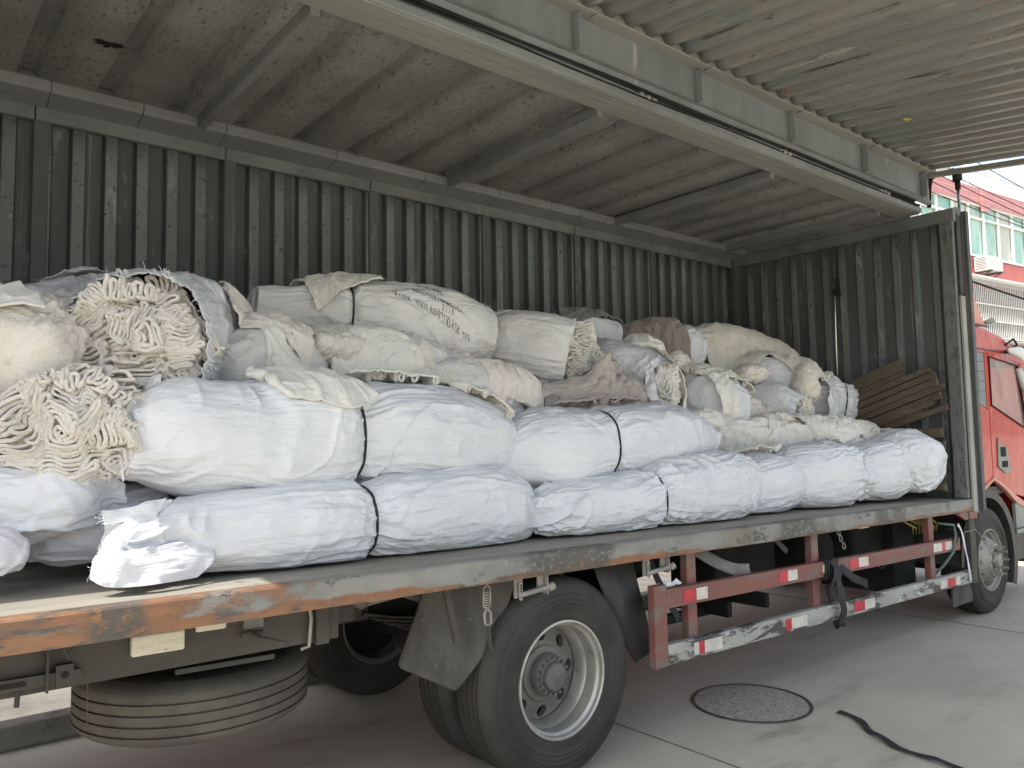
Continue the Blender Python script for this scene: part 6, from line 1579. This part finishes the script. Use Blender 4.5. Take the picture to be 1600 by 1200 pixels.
flap(b10, [[(6.30,.62,1.68),(5.95,.42,1.58),(5.74,.40,1.42)],[(6.45,.58,1.74),(6.15,.26,1.53),(6.02,.24,1.36)],[(6.62,.50,1.66),(6.53,.30,1.46),(6.52,.32,1.27)]], 'sack_white', 12, .02)
# frayed mouths
for info, par, k, col, sd_ in ((j1_, c1, 0, 'sack_white', 3), (j2_, c2, 0, 'plastic_thin', 4)):
    ring = info['P'][k]; ctr = info['c'][0]; out = ring-ctr; out /= np.linalg.norm(out, axis=1)[:, None]
    threads('frayed_threads', ring[::4], out[::4]-.3*info['T'][0], 160, .05, col, par, sd_, .0011)
for info, par, k, sd_ in ((i5, b5, -6, 5), (i7, b7, -8, 6), (i5c, c5, -10, 7), (i6, b6, 14, 8)):
    k = k if k >= 0 else len(info['u'])+k-18
    ring = info['P'][k]; ctr = info['c'][k]; out = ring-ctr; out /= np.linalg.norm(out, axis=1)[:, None]
    half = ring[:len(ring)//2]
    threads('frayed_threads', half[::4], (out+.4*info['T'][k])[:len(ring)//2:4], 90, .028, 'sack_white', par, sd_)

# ---- planks leaning against the bulkhead
def plank(y0, z0, y1, z1, x, h, th, seed, label, group):
    """from (y0,z0) to (y1,z1), centre line; h: height in the plane of the bulkhead"""
    rs = np.random.RandomState(seed); n = 26; L = math.hypot(y1-y0, z1-z0); t = np.array([0, (y1-y0)/L, (z1-z0)/L]); u = np.array([0, -t[2], t[1]])
    if u[2] < 0: u = -u
    vs = []; fs = []
    for i in range(n+1):
        s = i/n*L; c = np.array([x, y0, z0])+t*s + u*.002*noise(s*3, seed, 0, 1) + np.array([.002*noise(s*2, seed, 3, 2), 0, 0])
        for a, b_ in ((-1,-1),(0,-1.0),(1,-1),(1,-.3),(1,.4),(1,1),(0,1),(-1,1)):
            j = .0007*rs.normal(0, 1, 3) if 0 < i < n else np.array([0,.012*rs.normal(),.012*rs.normal()])
            vs.append(c + np.array([-1,0,0])*a*th/2 + u*b_*h/2 + j)
    for i in range(n):
        for k in range(8):
            a = i*8+k; b_ = i*8+(k+1)%8; fs.append((a, b_, b_+8, a+8))
    fs.append(tuple(range(8))[::-1]); fs.append(tuple(n*8+k for k in range(8)))
    o = mesh_obj('plank', vs, fs, 'wood', None, False, loc=(x, (y0+y1)/2, min(z0,z1)))
    bm = bmesh.new(); bm.from_mesh(o.data); bmesh.ops.recalc_face_normals(bm, faces=bm.faces); bm.to_mesh(o.data); bm.free()
    md = o.modifiers.new('bevel','BEVEL'); md.width = .004; md.limit_method = 'ANGLE'
    tag(o, label, 'plank', group); return o
G1 = 'old planks leaning against the bulkhead'
ordn = ['topmost', 'second from the top', 'third from the top', 'fourth from the top', 'fifth from the top', 'sixth from the top', 'seventh from the top']
for k in range(4):
    y1 = .50 + .015*(k % 2); z1 = 2.47 - .066*k
    plank(1.45, z1-.36*.95-.005, y1, z1, 7.83-.01*(k%2), .062, .035, 11+k, 'short slanting old plank, %s of the upper bunch on the bulkhead' % ordn[k], G1)
for k in range(7):
    y1 = (.235,.20,.17,.12,.14,.20,.33)[k]; z1 = 2.375 - .064*k + (.0,.0,.0,.02,0,0,-.02)[k]
    plank(1.35, z1-.36*(1.35-y1), y1, z1, 7.80-.012*(k%3), .060, .04, 21+k, 'long slanting old plank, %s of the lower bunch on the bulkhead' % ordn[k], G1)
plank(1.2, 1.62, .10, 2.00, 7.78, .045, .03, 31, 'thin slanting plank set apart below the other slanting ones', G1)
for k, (z, h) in enumerate(((1.755,.09),(1.61,.115),(1.495,.09),(1.395,.085),(1.265,.105))):
    plank(1.1, z, .155, z, 7.82-.01*(k%2), h, .045, 41+k, 'level plank low on the bulkhead beside the corner post, %s' % ordn[k], 'level planks low on the bulkhead')
print('cloth sim', round(SIMT[0], 1), 's')
